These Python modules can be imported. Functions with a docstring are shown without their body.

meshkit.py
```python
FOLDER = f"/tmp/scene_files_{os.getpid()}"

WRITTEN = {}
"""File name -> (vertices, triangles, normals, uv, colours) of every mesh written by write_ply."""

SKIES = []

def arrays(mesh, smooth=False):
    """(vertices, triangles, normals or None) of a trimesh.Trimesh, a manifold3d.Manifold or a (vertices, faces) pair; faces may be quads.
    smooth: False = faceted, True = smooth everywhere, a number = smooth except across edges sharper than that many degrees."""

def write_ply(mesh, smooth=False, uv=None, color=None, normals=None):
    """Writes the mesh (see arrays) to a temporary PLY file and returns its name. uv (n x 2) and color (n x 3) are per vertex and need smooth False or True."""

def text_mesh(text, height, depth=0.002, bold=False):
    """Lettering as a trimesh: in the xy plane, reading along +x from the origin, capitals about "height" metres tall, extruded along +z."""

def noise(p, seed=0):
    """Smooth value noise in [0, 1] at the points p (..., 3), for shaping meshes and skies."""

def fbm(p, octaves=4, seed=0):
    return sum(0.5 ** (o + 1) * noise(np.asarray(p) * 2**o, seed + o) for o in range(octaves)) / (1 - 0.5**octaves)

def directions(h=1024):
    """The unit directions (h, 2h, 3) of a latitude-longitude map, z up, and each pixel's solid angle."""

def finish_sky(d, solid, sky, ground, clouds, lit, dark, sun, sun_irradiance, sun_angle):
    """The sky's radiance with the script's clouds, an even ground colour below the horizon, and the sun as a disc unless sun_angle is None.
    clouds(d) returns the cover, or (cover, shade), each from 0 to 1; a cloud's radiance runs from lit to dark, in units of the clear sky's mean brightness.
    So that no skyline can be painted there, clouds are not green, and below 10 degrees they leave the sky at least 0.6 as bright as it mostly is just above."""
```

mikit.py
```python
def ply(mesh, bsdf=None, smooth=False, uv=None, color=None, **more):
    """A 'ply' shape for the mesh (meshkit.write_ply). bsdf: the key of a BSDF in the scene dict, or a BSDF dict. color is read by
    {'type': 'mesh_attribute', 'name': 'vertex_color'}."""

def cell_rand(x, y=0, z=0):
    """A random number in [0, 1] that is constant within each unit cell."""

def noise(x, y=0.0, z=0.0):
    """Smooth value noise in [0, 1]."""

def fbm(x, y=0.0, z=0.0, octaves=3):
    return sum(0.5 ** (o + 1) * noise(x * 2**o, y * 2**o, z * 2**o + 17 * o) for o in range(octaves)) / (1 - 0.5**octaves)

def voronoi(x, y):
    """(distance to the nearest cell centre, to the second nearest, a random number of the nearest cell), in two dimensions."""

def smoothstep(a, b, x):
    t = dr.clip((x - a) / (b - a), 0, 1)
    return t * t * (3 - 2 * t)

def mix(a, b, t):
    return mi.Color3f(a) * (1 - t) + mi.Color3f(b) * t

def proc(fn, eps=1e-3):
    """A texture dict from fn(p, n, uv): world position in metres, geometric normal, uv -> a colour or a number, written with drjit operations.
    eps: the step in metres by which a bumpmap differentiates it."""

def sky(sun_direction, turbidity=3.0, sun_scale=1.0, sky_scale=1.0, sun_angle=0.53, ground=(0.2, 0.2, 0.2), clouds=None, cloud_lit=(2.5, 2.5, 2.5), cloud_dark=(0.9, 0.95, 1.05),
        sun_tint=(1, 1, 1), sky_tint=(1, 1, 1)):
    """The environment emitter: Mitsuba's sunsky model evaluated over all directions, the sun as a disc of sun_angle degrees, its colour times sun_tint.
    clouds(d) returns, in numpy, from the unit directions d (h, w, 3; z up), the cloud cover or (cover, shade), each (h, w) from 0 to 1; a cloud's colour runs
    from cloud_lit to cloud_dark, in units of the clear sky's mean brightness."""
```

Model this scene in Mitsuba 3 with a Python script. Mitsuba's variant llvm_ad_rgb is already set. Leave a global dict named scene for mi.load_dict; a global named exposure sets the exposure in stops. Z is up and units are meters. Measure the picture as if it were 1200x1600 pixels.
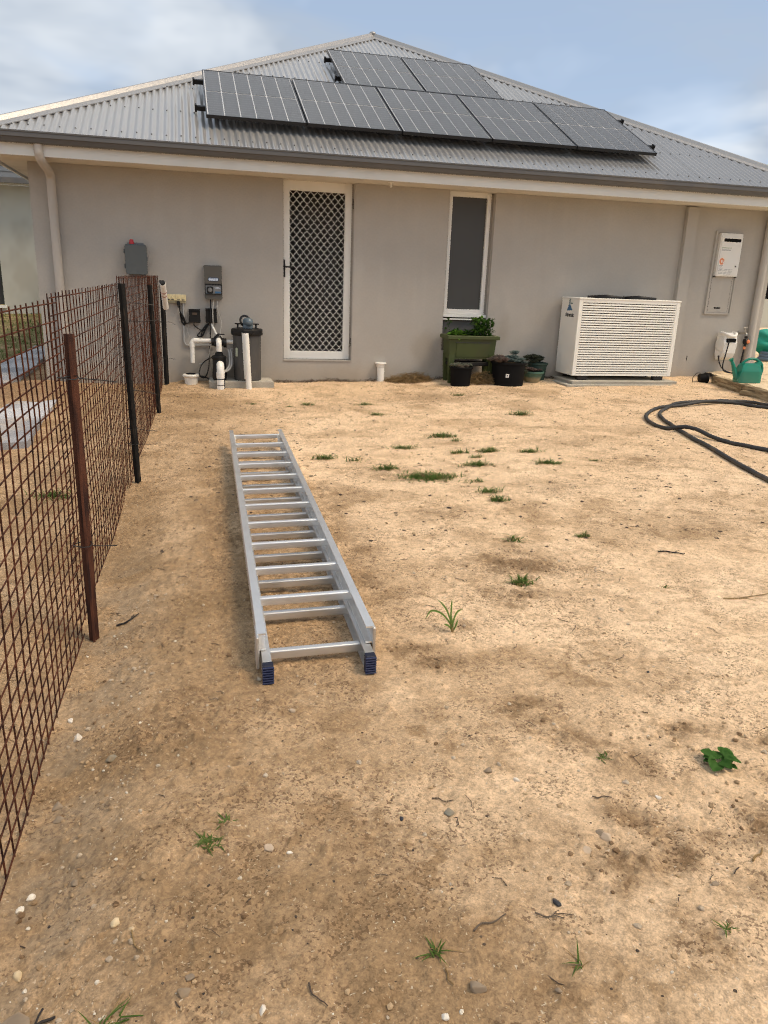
import math, random
import numpy as np, trimesh, drjit as dr, mitsuba as mi
import mikit, meshkit
from shapely.geometry import Polygon, box as sbox
from shapely import union_all
T = mi.ScalarTransform4f
V = np.array
scene, labels = {}, {}
scene['type'] = 'scene'
# ------------------------------------------------------------------ camera, sky, exposure
CAM = V([0.0, -9.6866, 1.275])
YAW, PITCH, ROLL = -0.2505, 0.2976, 0.0369
fwd = V([-math.sin(YAW)*math.cos(PITCH), math.cos(YAW)*math.cos(PITCH), -math.sin(PITCH)])
rgt = V([math.cos(YAW), math.sin(YAW), 0.0])
upv = np.cross(rgt, fwd)
upv = -rgt*math.sin(ROLL) + upv*math.cos(ROLL)
scene['camera'] = {
    'type': 'perspective', 'fov': 2*math.degrees(math.atan(600/1176.94)), 'fov_axis': 'x',
    'near_clip': 0.05, 'far_clip': 2000.0,
    'to_world': T().look_at(origin=CAM.tolist(), target=(CAM+fwd).tolist(), up=upv.tolist()),
}
def clouds(d):
    z = np.maximum(d[..., 2], 0.0) + 0.22
    p = np.stack([d[..., 0]/z*1.1, d[..., 1]/z*1.1, np.zeros_like(z)], -1)
    q = p + 0.55*np.stack([meshkit.fbm(p*1.3+9.1, 3, 5), meshkit.fbm(p*1.3+3.7, 3, 6), p[..., 2]], -1)
    f = meshkit.fbm(q*1.35+4.0, 6, 3)
    g = meshkit.fbm(q*2.4+14.0, 5, 8)
    left = 0.5-0.5*d[..., 0]
    cover = np.clip((f+0.16*left-0.40)/0.22, 0, 1)
    cover = 0.62+0.38*cover*cover*(3-2*cover)
    shade = np.clip(0.52+2.9*(g-0.5)-0.9*(left-0.5), 0, 1)
    return cover, shade
scene['sky'] = mikit.sky((0.75, -0.50, 1.25), turbidity=3, sun_scale=0.40, sun_angle=26, sky_scale=1.0, clouds=clouds,
                         cloud_lit=(1.95, 2.06, 2.17), cloud_dark=(1.08, 1.25, 1.48), sun_tint=(1.0, 0.96, 0.90), ground=(0.30, 0.25, 0.19))
exposure = 2.22

# ------------------------------------------------------------------ bookkeeping
def numbered(k):
    if k not in scene and k not in labels: return k
    i = 1
    while f'{k}_{i:03d}' in scene or f'{k}_{i:03d}' in labels: i += 1
    return f'{k}_{i:03d}'
def info(key, label=None, cat=None, group=None, kind=None):
    d = labels.setdefault(key, {})
    if label: d['label'] = label
    if cat: d['category'] = cat
    if group: d['group'] = group
    if kind: d['kind'] = kind
def thing(name, label, cat, group=None):
    k = numbered(name); info(k, label, cat, group); return k
def put(name, mesh, mat, parent=None, smooth=False, label=None, cat=None, group=None, kind=None):
    key = numbered((parent+'__' if parent else '')+name)
    if isinstance(mesh, (list,)): mesh = trimesh.util.concatenate(mesh)
    scene[key] = mikit.ply(mesh, mat, smooth=smooth)
    if label or cat or group or kind: info(key, label, cat, group, kind)
    return key

# ------------------------------------------------------------------ mesh helpers
def hull(pts): return trimesh.convex.convex_hull(np.asarray(pts, float))
def bx(x0, x1, y0, y1, z0, z1, c=0.0):
    if c <= 0: return trimesh.creation.box(bounds=[[x0, y0, z0], [x1, y1, z1]])
    P = []
    for X, a in ((x0, 1), (x1, -1)):
        for Y, b in ((y0, 1), (y1, -1)):
            for Z, e in ((z0, 1), (z1, -1)):
                P += [(X, Y+b*c, Z+e*c), (X+a*c, Y, Z+e*c), (X+a*c, Y+b*c, Z)]
    return hull(P)
def spline(pts, n=8):
    P = np.asarray(pts, float)
    if len(P) < 3: return P
    A = np.vstack([2*P[0]-P[1], P, 2*P[-1]-P[-2]]); out = []
    for i in range(1, len(A)-2):
        p0, p1, p2, p3 = A[i-1:i+3]
        t = np.linspace(0, 1, n, endpoint=False)[:, None]
        out.append(0.5*(2*p1+(p2-p0)*t+(2*p0-5*p1+4*p2-p3)*t*t+(-p0+3*p1-3*p2+p3)*t**3))
    return np.vstack(out+[A[-2][None]])
def tube(pts, r, sides=8, cap=True, oval=1.0):
    p = np.asarray(pts, float); n = len(p)
    t = np.gradient(p, axis=0); t /= np.linalg.norm(t, axis=1, keepdims=True)+1e-12
    a = np.cross(t[0], [0, 0, 1.0] if abs(t[0][2]) < .9 else [1.0, 0, 0]); a /= np.linalg.norm(a)
    A = [a]
    for i in range(1, n):
        a = a-t[i]*(a@t[i]); a /= np.linalg.norm(a)+1e-12; A.append(a)
    A = V(A); B = np.cross(t, A)
    g = np.arange(sides)*2*math.pi/sides
    r = np.broadcast_to(np.asarray(r, float), (n,))
    v = (p[:, None]+r[:, None, None]*(np.cos(g)[None, :, None]*A[:, None]+oval*np.sin(g)[None, :, None]*B[:, None])).reshape(-1, 3)
    i, j = np.meshgrid(np.arange(n-1), np.arange(sides), indexing='ij'); k = (j+1) % sides
    q = np.stack([i*sides+j, i*sides+k, (i+1)*sides+k, (i+1)*sides+j], -1).reshape(-1, 4)
    f = np.vstack([q[:, [0, 1, 2]], q[:, [0, 2, 3]]])
    if cap:
        v = np.vstack([v, p[:1], p[-1:]]); m = n*sides
        J = np.arange(sides); K = (J+1) % sides
        f = np.vstack([f, np.stack([np.full(sides, m), K, J], -1), np.stack([np.full(sides, m+1), (n-1)*sides+J, (n-1)*sides+K], -1)])
    return trimesh.Trimesh(v, f, process=False)
def lathe(prof, loc=(0, 0, 0), sides=24, axis=None):
    m = trimesh.creation.revolve(np.asarray(prof, float), sections=sides)
    if axis is not None: m.apply_transform(trimesh.geometry.align_vectors([0, 0, 1], axis))
    m.apply_translation(loc); return m
def cyl(p0, p1, r, sides=16): return tube([p0, p1], r, sides)
def extr(poly, L, plane='yz', at=0.0):
    """polygon (u,v) extruded: plane 'yz' along +x from at, 'xz' along +y from at"""
    m = trimesh.util.concatenate([trimesh.creation.extrude_polygon(g, L, engine='earcut') for g in getattr(poly, 'geoms', [poly])]); v = m.vertices.copy()
    if plane == 'yz': w = np.stack([v[:, 2]+at, v[:, 0], v[:, 1]], -1)
    elif plane == 'xz': w = np.stack([v[:, 0], v[:, 2]+at, v[:, 1]], -1)
    else: w = np.stack([v[:, 0], v[:, 1], v[:, 2]+at], -1)
    m = trimesh.Trimesh(w, m.faces, process=False)
    if m.volume < 0: m.invert()
    return m
def rrect(x0, x1, z0, z1, r, q=5): return sbox(x0+r, z0+r, x1-r, z1-r).buffer(r, quad_segs=q)
def rot(m, ang, ax, about): m.apply_transform(trimesh.transformations.rotation_matrix(ang, ax, about)); return m
def blob(c, r, seed, sub=1, amp=.35, flat=1.0):
    m = trimesh.creation.icosphere(subdivisions=sub); rs = np.random.RandomState(seed)
    v = m.vertices*(1+amp*(meshkit.noise(m.vertices*1.7+rs.rand(3)*50)-.5)*2)[:, None]
    v = v*V([1, .6+.5*rs.rand(), flat*(.6+.3*rs.rand())])
    a = rs.rand()*6.28; R = V([[math.cos(a), -math.sin(a), 0], [math.sin(a), math.cos(a), 0], [0, 0, 1]])
    return trimesh.Trimesh(v@R.T*r+V(c), m.faces, process=False)

# ------------------------------------------------------------------ materials
noise, fbm, sstep, mix = mikit.noise, mikit.fbm, mikit.smoothstep, mikit.mix
def mat(name, col, rough=.5, metallic=0.0, spec=.5, bump=None, two=True, **kw):
    c = col if isinstance(col, dict) else {'type': 'rgb', 'value': list(col)}
    b = {'type': 'principled', 'base_color': c, 'roughness': rough, 'metallic': metallic, 'specular': spec, **kw}
    if bump is not None: b = {'type': 'bumpmap', 'arbitrary': bump[0], 'scale': bump[1], 'bsdf': b}
    scene[name] = {'type': 'twosided', 'bsdf': b} if two else b
    return name
def speck(col, amt=.10, f=9.0, dirt=(.25, .2, .14), dk=.25, df=1.6):
    def fn(p, n, uv):
        a = fbm(p.x*f, p.y*f, p.z*f, 3); b = sstep(.52, .78, fbm(p.x*df+7, p.y*df, p.z*df*.6, 4))
        return mix(mi.Color3f(*col)*(1+amt*2*(a-.5)), mi.Color3f(*dirt), b*dk)
    return mikit.proc(fn)
def wall_fn(p, n, uv):
    a = fbm(p.x*1.1, p.y*1.1, p.z*.9, 4); g = noise(p.x*140, p.y*140, p.z*140)
    c = mix((.395, .370, .334), (.450, .424, .384), a)
    c = c*(.965+.07*fbm(p.x*6, p.y*6, p.z*5+3, 4))*(.985+.03*sstep(.45, .75, fbm(p.x*9, p.y*9, p.z*.7, 4)))
    st = sstep(.45, .8, fbm(p.x*3.0+3, p.y*3, p.z*1.0, 4))*sstep(.75, .05, p.z)
    c = mix(c, (.33, .27, .20), st*.35)
    wet = dr.exp(-dr.square((p.x-2.95)/.22)-dr.square((p.z-.40)/.30))+.7*dr.exp(-dr.square((p.x-4.05)/.14)-dr.square((p.z-.72)/.28))
    c = mix(c, (.33, .29, .235), .55*sstep(.25, .8, wet*(.6+.8*fbm(p.x*6, p.y*6, p.z*4, 3))))
    sp = sstep(.30, .0, p.z-.05*fbm(p.x*9, p.y*9, 0., 3))
    c = mix(c, (.42, .33, .22), sp*.40)
    return c*(.95+.10*g)
mat('m_wall', mikit.proc(wall_fn), .9, spec=.2, bump=(mikit.proc(lambda p, n, uv: .7*fbm(p.x*7, p.y*7, p.z*9, 3)+.3*noise(p.x*60, p.y*60, p.z*60), eps=.004), .0035))
mat('m_panel_dark', speck((.115, .112, .108), .1), .8, spec=.2)
mat('m_reveal', speck((.36, .335, .30), .06), .9, spec=.2)
mat('m_fascia', speck((.68, .68, .645), .04, 4, (.42, .39, .33), .25, 2.2), .5)
mat('m_soffit', speck((.52, .49, .43), .04), .8, spec=.2)
mat('m_gutter', speck((.095, .093, .092), .12, 3), .42)
mat('m_pipe_paint', speck((.44, .405, .36), .05, 5, (.33, .28, .22), .25, 3), .55)
def roof_fn(p, n, uv):
    a = fbm(p.x*.9, p.y*.9, p.z*.9, 4); s = fbm(p.x*22, p.y*1.2, p.z*1.2, 3)
    c = mix((.325, .323, .318), (.375, .37, .362), a)
    return c*(.95+.10*s)
mat('m_roof', mikit.proc(roof_fn), .24, metallic=.45, spec=.8)
mat('m_cap', (.345, .342, .338), .42, metallic=.5, spec=.8)
mat('m_screw', (.10, .10, .10), .5)
mat('m_black', (.008, .008, .0085), .45, spec=.35)
mat('m_black_soft', (.011, .0105, .010), .7, spec=.3)
mat('m_rubber', speck((.030, .029, .028), .25, 20, (.16, .12, .08), .35, 7), .6)
def cell_fn(p, n, uv):
    s = p.y*.8898+p.z*.4562
    ln = sstep(.93, .985, dr.abs(dr.sin(s*38.0)))
    c = mix((.046, .044, .043), (.054, .052, .051), noise(p.x*3, s*3))
    return mix(c, (.14, .14, .14), ln*.30)
mat('m_cell', mikit.proc(cell_fn), .30, spec=.75)
mat('m_backsheet', (.46, .46, .46), .35)
mat('m_frame_dark', (.025, .025, .027), .35, metallic=.3)
mat('m_alu', speck((.82, .815, .80), .08, 14, (.52, .50, .46), .5, 6), .32, metallic=.80)
mat('m_alu_dull', speck((.68, .67, .65), .12, 11, (.36, .33, .28), .5, 5), .40, metallic=.82)
mat('m_blue', (.012, .022, .075), .5)
mat('m_blue_shade', (.004, .006, .022), .6)  # darker blue paints the shade between the ribs of the ladder feet
mat('m_white', speck((.76, .745, .70), .03, 6, (.5, .45, .36), .25, 2.5), .4)
mat('m_white_powder', speck((.78, .77, .72), .03, 6, (.5, .45, .36), .15, 3), .45)
mat('m_pvc', speck((.80, .785, .73), .03, 6, (.55, .46, .33), .3, 4), .32)
mat('m_cream', speck((.72, .62, .36), .04), .4)
mat('m_cream_side', (.42, .38, .24), .5)
mat('m_beige', speck((.80, .785, .72), .03, 5, (.56, .50, .40), .2, 2.6), .45)
mat('m_dark_in', (.008, .008, .008), .9, spec=.1)
mat('m_glass', (.02, .02, .02), .1)
def pane_fn(p, n, uv):
    return mix((.046, .046, .044), (.060, .060, .058), fbm(p.x*2, p.z*2, 0., 3))
mat('m_pane', mikit.proc(pane_fn), .42, spec=.45)
mat('m_dark_room', speck((.062, .062, .058), .06, 2), .85, spec=.1)  # dark panel colour stands in for the unlit room behind a window
mat('m_grey_box', speck((.078, .088, .09), .05), .5)
mat('m_taupe_box', speck((.082, .076, .064), .05), .5)
mat('m_grey_panel', (.16, .165, .17), .4)
mat('m_badge', (.55, .62, .72), .3)
mat('m_badge_dark', (.03, .06, .12), .4)
mat('m_red', (.45, .012, .015), .25)
mat('m_tank', speck((.060, .059, .058), .08, 5), .5)
mat('m_dome', (.11, .15, .18), .15)
mat('m_conduit', speck((.38, .38, .37), .05), .5)
mat('m_white_cable', (.55, .54, .50), .5)
mat('m_yellow', (.75, .50, .04), .4)
mat('m_label', (.42, .46, .36), .5)
mat('m_ink', (.06, .055, .05), .6)
mat('m_ink_red', (.30, .02, .02), .6)
mat('m_orange', (.75, .24, .10), .5)
mat('m_logo_blue', (.04, .13, .26), .4)
mat('m_logo_grey', (.16, .22, .22), .4)
def conc_fn(p, n, uv):
    a = fbm(p.x*5, p.y*5, p.z*5, 4); g = noise(p.x*90, p.y*90, p.z*90)
    return mix((.30, .275, .225), (.42, .39, .33), a)*(.85+.3*g)
mat('m_conc', mikit.proc(conc_fn), .9, spec=.2)
def path_fn(p, n, uv):
    a = fbm(p.x*2.2, p.y*2.2, 0., 5); g = noise(p.x*70, p.y*70, p.z*70)
    c = mix((.24, .24, .25), (.42, .42, .43), sstep(.3, .7, a))
    return mix(c, (.40, .34, .27), sstep(.58, .75, fbm(p.x*4+5, p.y*4, 0., 4))*.5)*(.88+.24*g)
mat('m_path', mikit.proc(path_fn), .6, spec=.3)
def rust_fn(p, n, uv):
    a = fbm(p.x*30, p.y*30, p.z*22, 3)
    return mix((.024, .009, .0055), (.092, .030, .014), sstep(.25, .75, a))
mat('m_rust', mikit.proc(rust_fn), .85, spec=.25)
def post_fn(p, n, uv):
    a = fbm(p.x*40, p.y*40, p.z*7, 4)
    far = sstep(-5.6, -5.2, p.y)
    c = mix((.030, .012, .009), (.095, .034, .018), sstep(.3, .7, a))
    return mix(c, mix((.012, .011, .010), (.05, .038, .028), sstep(.55, .75, a)), far)
mat('m_post', mikit.proc(post_fn), .8, spec=.3)
mat('m_wire', (.02, .018, .017), .5)
mat('m_green_plastic', speck((.050, .066, .016), .06, 5, (.06, .052, .025), .4, 3), .5)
mat('m_pot', speck((.006, .006, .0065), .2, 12, (.03, .025, .02), .08, 5), .6, spec=.12)
def bowl_fn(p, n, uv):
    d = sstep(.145, .085, p.z+.03*(fbm(p.x*14, p.y*14, p.z*14, 3)-.5))
    return mix((.055, .125, .095), (.33, .26, .155), d*.85)
mat('m_bowl', mikit.proc(bowl_fn), .5)
mat('m_pot_green', (.030, .060, .045), .55)
mat('m_soil', speck((.05, .037, .025), .3, 40), .95, spec=.1)
mat('m_teal', speck((.001, .190, .125), .04, 5), .32, spec=.45)
mat('m_teal_cloth', speck((.012, .30, .22), .2, 9), .6)
mat('m_navy', speck((.03, .05, .12), .2, 9), .6)
mat('m_blue_grey', speck((.10, .15, .22), .15, 9), .55)
mat('m_chrome', (.42, .40, .36), .3, metallic=.9)
def sleeper_fn(p, n, uv):
    a = fbm(p.x*26, p.y*3.0, p.z*40, 4)
    return mix((.16, .115, .065), (.38, .30, .19), sstep(.3, .72, a))
mat('m_sleeper', mikit.proc(sleeper_fn), .9, spec=.15)
mat('m_neigh_wall', speck((.50, .495, .44), .03, 2), .9, spec=.2)
mat('m_neigh_roof', speck((.075, .08, .085), .1, 3), .6)
def leafm(name, c1, c2, f=30):
    col = mikit.proc(lambda p, n, uv: mix(c1, c2, noise(p.x*f, p.y*f, p.z*f)))
    scene[name] = {'type': 'principledthin', 'base_color': col, 'roughness': .55, 'diff_trans': .5, 'spec_trans': 0.0}
    return name
leafm('m_grass', (.060, .110, .024), (.130, .185, .052), 60)
leafm('m_flax', (.09, .16, .04), (.17, .24, .07), 20)
leafm('m_leaf', (.030, .085, .018), (.085, .175, .045), 90)
leafm('m_lettuce', (.07, .16, .022), (.115, .23, .035), 30)
leafm('m_herb', (.022, .058, .012), (.055, .115, .024), 40)
leafm('m_straw', (.23, .145, .065), (.40, .28, .14), 25)
mat('m_succ_a', speck((.095, .105, .075), .35, 30, (.16, .09, .06), .5, 12), .7)
mat('m_succ_b', speck((.075, .105, .095), .3, 30, (.2, .21, .16), .5, 12), .7)
mat('m_succ_c', speck((.085, .056, .046), .3, 30, (.09, .1, .07), .6, 12), .7)
mat('m_succ_d', speck((.028, .036, .018), .3, 30, (.03, .03, .02), .5, 12), .7)
mat('m_twig', speck((.085, .06, .042), .3, 30), .9)
mat('m_twig_dark', (.03, .025, .022), .8)

# ------------------------------------------------------------------ the ground
TILT = 0.0125
DIST_SHADE = [  # patches of disturbed, still damp soil, the ladder strips also painted contact shading: x, y, radius x, radius y, strength
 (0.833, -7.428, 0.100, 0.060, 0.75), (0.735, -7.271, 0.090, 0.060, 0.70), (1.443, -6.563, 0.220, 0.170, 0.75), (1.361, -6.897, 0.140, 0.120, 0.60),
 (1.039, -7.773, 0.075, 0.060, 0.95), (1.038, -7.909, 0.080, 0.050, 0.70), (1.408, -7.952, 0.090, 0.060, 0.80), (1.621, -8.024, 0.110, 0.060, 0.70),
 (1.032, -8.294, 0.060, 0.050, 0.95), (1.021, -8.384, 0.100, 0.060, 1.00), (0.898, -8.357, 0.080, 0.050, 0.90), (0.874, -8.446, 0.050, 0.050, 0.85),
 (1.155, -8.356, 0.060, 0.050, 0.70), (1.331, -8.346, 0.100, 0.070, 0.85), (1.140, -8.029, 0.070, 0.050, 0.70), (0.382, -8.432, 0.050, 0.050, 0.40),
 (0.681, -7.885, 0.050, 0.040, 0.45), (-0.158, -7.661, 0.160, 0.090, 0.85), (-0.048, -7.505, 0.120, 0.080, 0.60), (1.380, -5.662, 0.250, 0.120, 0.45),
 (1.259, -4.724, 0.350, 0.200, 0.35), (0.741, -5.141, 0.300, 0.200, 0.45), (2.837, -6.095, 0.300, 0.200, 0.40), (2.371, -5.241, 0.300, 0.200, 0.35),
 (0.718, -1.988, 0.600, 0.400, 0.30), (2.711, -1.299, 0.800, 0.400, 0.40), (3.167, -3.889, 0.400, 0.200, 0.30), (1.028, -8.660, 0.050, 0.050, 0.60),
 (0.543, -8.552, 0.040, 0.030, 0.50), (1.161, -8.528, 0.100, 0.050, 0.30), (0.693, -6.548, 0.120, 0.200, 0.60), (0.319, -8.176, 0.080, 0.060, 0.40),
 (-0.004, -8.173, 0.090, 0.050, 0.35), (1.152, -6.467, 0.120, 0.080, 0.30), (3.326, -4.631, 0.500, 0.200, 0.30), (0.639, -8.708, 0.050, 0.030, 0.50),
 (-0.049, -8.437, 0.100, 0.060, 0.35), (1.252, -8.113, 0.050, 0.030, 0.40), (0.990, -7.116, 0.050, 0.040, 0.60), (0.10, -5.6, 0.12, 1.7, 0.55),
 (0.72, -6.0, 0.14, 0.9, 0.5), (0.38, -5.6, 0.15, 1.6, 0.5)  # long strips by the ladder: contact shading put into the colour with damp soil
]
PRINTS = [  # shoe prints: x, y, heading, length, width, depth
 (0.044, -7.808, 1.57, 0.12, 0.11, 0.008),
 (0.250, -8.534, 1.30, 0.24, 0.10, 0.012),
 (0.066, -8.447, 1.50, 0.25, 0.10, 0.010),
 (1.033, -8.306, 1.20, 0.20, 0.10, 0.018),
 (1.075, -8.396, 1.10, 0.24, 0.10, 0.014),
 (1.086, -7.813, 1.90, 0.26, 0.10, 0.012),
 (0.260, -7.797, 1.20, 0.22, 0.10, 0.009),
 (-0.147, -7.902, 1.40, 0.25, 0.10, 0.010),
 (0.611, -7.715, 1.60, 0.26, 0.10, 0.008),
 (0.636, -8.311, 1.30, 0.26, 0.10, 0.008),
 (0.328, -8.638, 1.00, 0.22, 0.10, 0.010),
 (0.602, -8.613, 2.00, 0.24, 0.10, 0.009),
 (1.451, -8.155, 1.70, 0.25, 0.10, 0.010),
 (-0.048, -8.184, 1.80, 0.26, 0.11, 0.009),
 (0.806, -8.526, 1.30, 0.24, 0.10, 0.009),
 (-0.224, -8.125, 1.50, 0.24, 0.10, 0.009),
 (0.588, -8.112, 1.90, 0.26, 0.10, 0.007),
 (1.575, -7.372, 1.40, 0.26, 0.10, 0.009),
 (1.002, -7.364, 1.80, 0.26, 0.10, 0.009),
 (1.711, -7.651, 1.20, 0.26, 0.10, 0.008),
 (-0.186, -6.386, 1.50, 0.27, 0.10, 0.010),
 (-0.095, -6.934, 1.30, 0.27, 0.10, 0.010)
]
def sm(a, b, x):
    t = np.clip((x-a)/(b-a), 0, 1); return t*t*(3-2*t)
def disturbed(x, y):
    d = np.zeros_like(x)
    for (cx, cy, rx, ry, s) in DIST_SHADE:
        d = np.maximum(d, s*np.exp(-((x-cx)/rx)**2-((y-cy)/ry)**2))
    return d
def hgt(x, y):
    x = np.asarray(x, float); y = np.asarray(y, float)
    p = np.stack([x, y, np.zeros_like(x)], -1)
    h = TILT*(np.clip(x, -3, 9)-2.4)
    h += .022*(meshkit.fbm(p*.8, 2, 1)-.5)
    warp = meshkit.noise(p*5, 31)-.5
    d = disturbed(x+.06*warp, y+.06*warp)
    near = sm(-2.0, -6.5, y)
    damp = sm(1.0, -.3, x)
    rough = .55+.55*damp+1.5*d
    h += (meshkit.fbm(p*4.2, 3, 2)-.5)*.014*rough
    r = meshkit.fbm(p*13, 3, 4)
    h += (1-np.abs(2*r-1)*1.6)*.0052*rough
    h += (meshkit.fbm(p*34, 3, 7)-.5)*.0085*rough
    h += np.clip(meshkit.noise(p*52, 9)-.60, 0, 1)*.012*rough
    h += np.clip(meshkit.fbm(p*27, 3, 12)-.60, 0, 1)*.030*(.3+damp+1.6*d)
    for (cx, cy, a, L, wd, dp) in PRINTS:
        dx, dy = x-cx, y-cy
        u = (dx*math.cos(a)+dy*math.sin(a))/(L/2); v = (-dx*math.sin(a)+dy*math.cos(a))/(wd/2*(1.0-.18*np.cos(3*u)))
        rr = np.sqrt(u*u+v*v)
        ins = sm(1.05, .80, rr)
        dp = dp*.42; ins = sm(1.12, .62, rr)
        h += -dp*ins+dp*.40*np.exp(-((rr-1.18)/.20)**2)*(.4+1.2*warp)+ins*.0010*np.sin(u*L*150)
        h -= ins*0
    # dip along the mesh fence, sand heaped against the wall, spoil heap and lawn beyond the fence
    xf = -.34+.0145*y
    h -= (.095*sm(-3.0, -7.6, y)+.015)*np.exp(-((x-xf)/.22)**2)
    h += .022*sm(-1.2, -.1, y)*sm(2.2, 3.6, x)*sm(.6, .2, y)
    h += .030*sm(-.5, -.05, y)*(.3+meshkit.noise(p*3, 21))*sm(.6, .2, y)*sm(-.3, .4, x)
    h += .045*np.exp(-((x+.12)/.28)**2-((y+.08)/.22)**2)
    h += .10*np.exp(-((x+1.75)/.55)**2-((y+.9)/.9)**2)*(.5+meshkit.noise(p*6, 22))
    h += .30*sm(2.0, 11.0, y)*sm(-1.6, -2.4, x)
    h += .045*sm(2.0, 3.2, y)*sm(-1.6, -2.2, x)*meshkit.noise(p*4, 23)
    return h
def zg(x, y): return float(hgt(V([x]), V([y]))[0])
def axis_pts(segs):
    out = []
    for a, b, s0, s1 in segs:
        n = max(2, int(abs(b-a)/((s0+s1)/2))); t = np.linspace(0, 1, n, endpoint=False)
        w = (s0*t+(s1-s0)*t*t/2)/((s0+s1)/2); out.append(a+(b-a)*w)
    return np.concatenate(out+[[segs[-1][1]]])
gx = axis_pts([(-500, -12, 120, 2), (-12, -2.4, 1.0, .05), (-2.4, -.6, .04, .010), (-.6, 1.7, .0065, .0065), (1.7, 7.4, .0075, .03), (7.4, 12, .05, 1.0), (12, 500, 2, 120)])
gy = axis_pts([(-500, -13, 120, 2), (-13, -9.2, .8, .012), (-9.2, -7.4, .0065, .0065), (-7.4, -.02, .0075, .022), (-.02, 3, .03, .06), (3, 12, .08, .3), (12, 500, 1, 120)])
GX, GY = np.meshgrid(gx, gy, indexing='xy')
far = sm(40, 14, np.maximum(np.abs(GX), np.abs(GY)))
GZ = hgt(GX, GY)*far
gv = np.stack([GX, GY, GZ], -1).reshape(-1, 3)
nx_, ny_ = len(gx), len(gy)
ii, jj = np.meshgrid(np.arange(ny_-1), np.arange(nx_-1), indexing='ij')
a_ = ii*nx_+jj
gf = np.vstack([np.stack([a_, a_+1, a_+nx_+1], -1).reshape(-1, 3), np.stack([a_, a_+nx_+1, a_+nx_], -1).reshape(-1, 3)])
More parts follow.
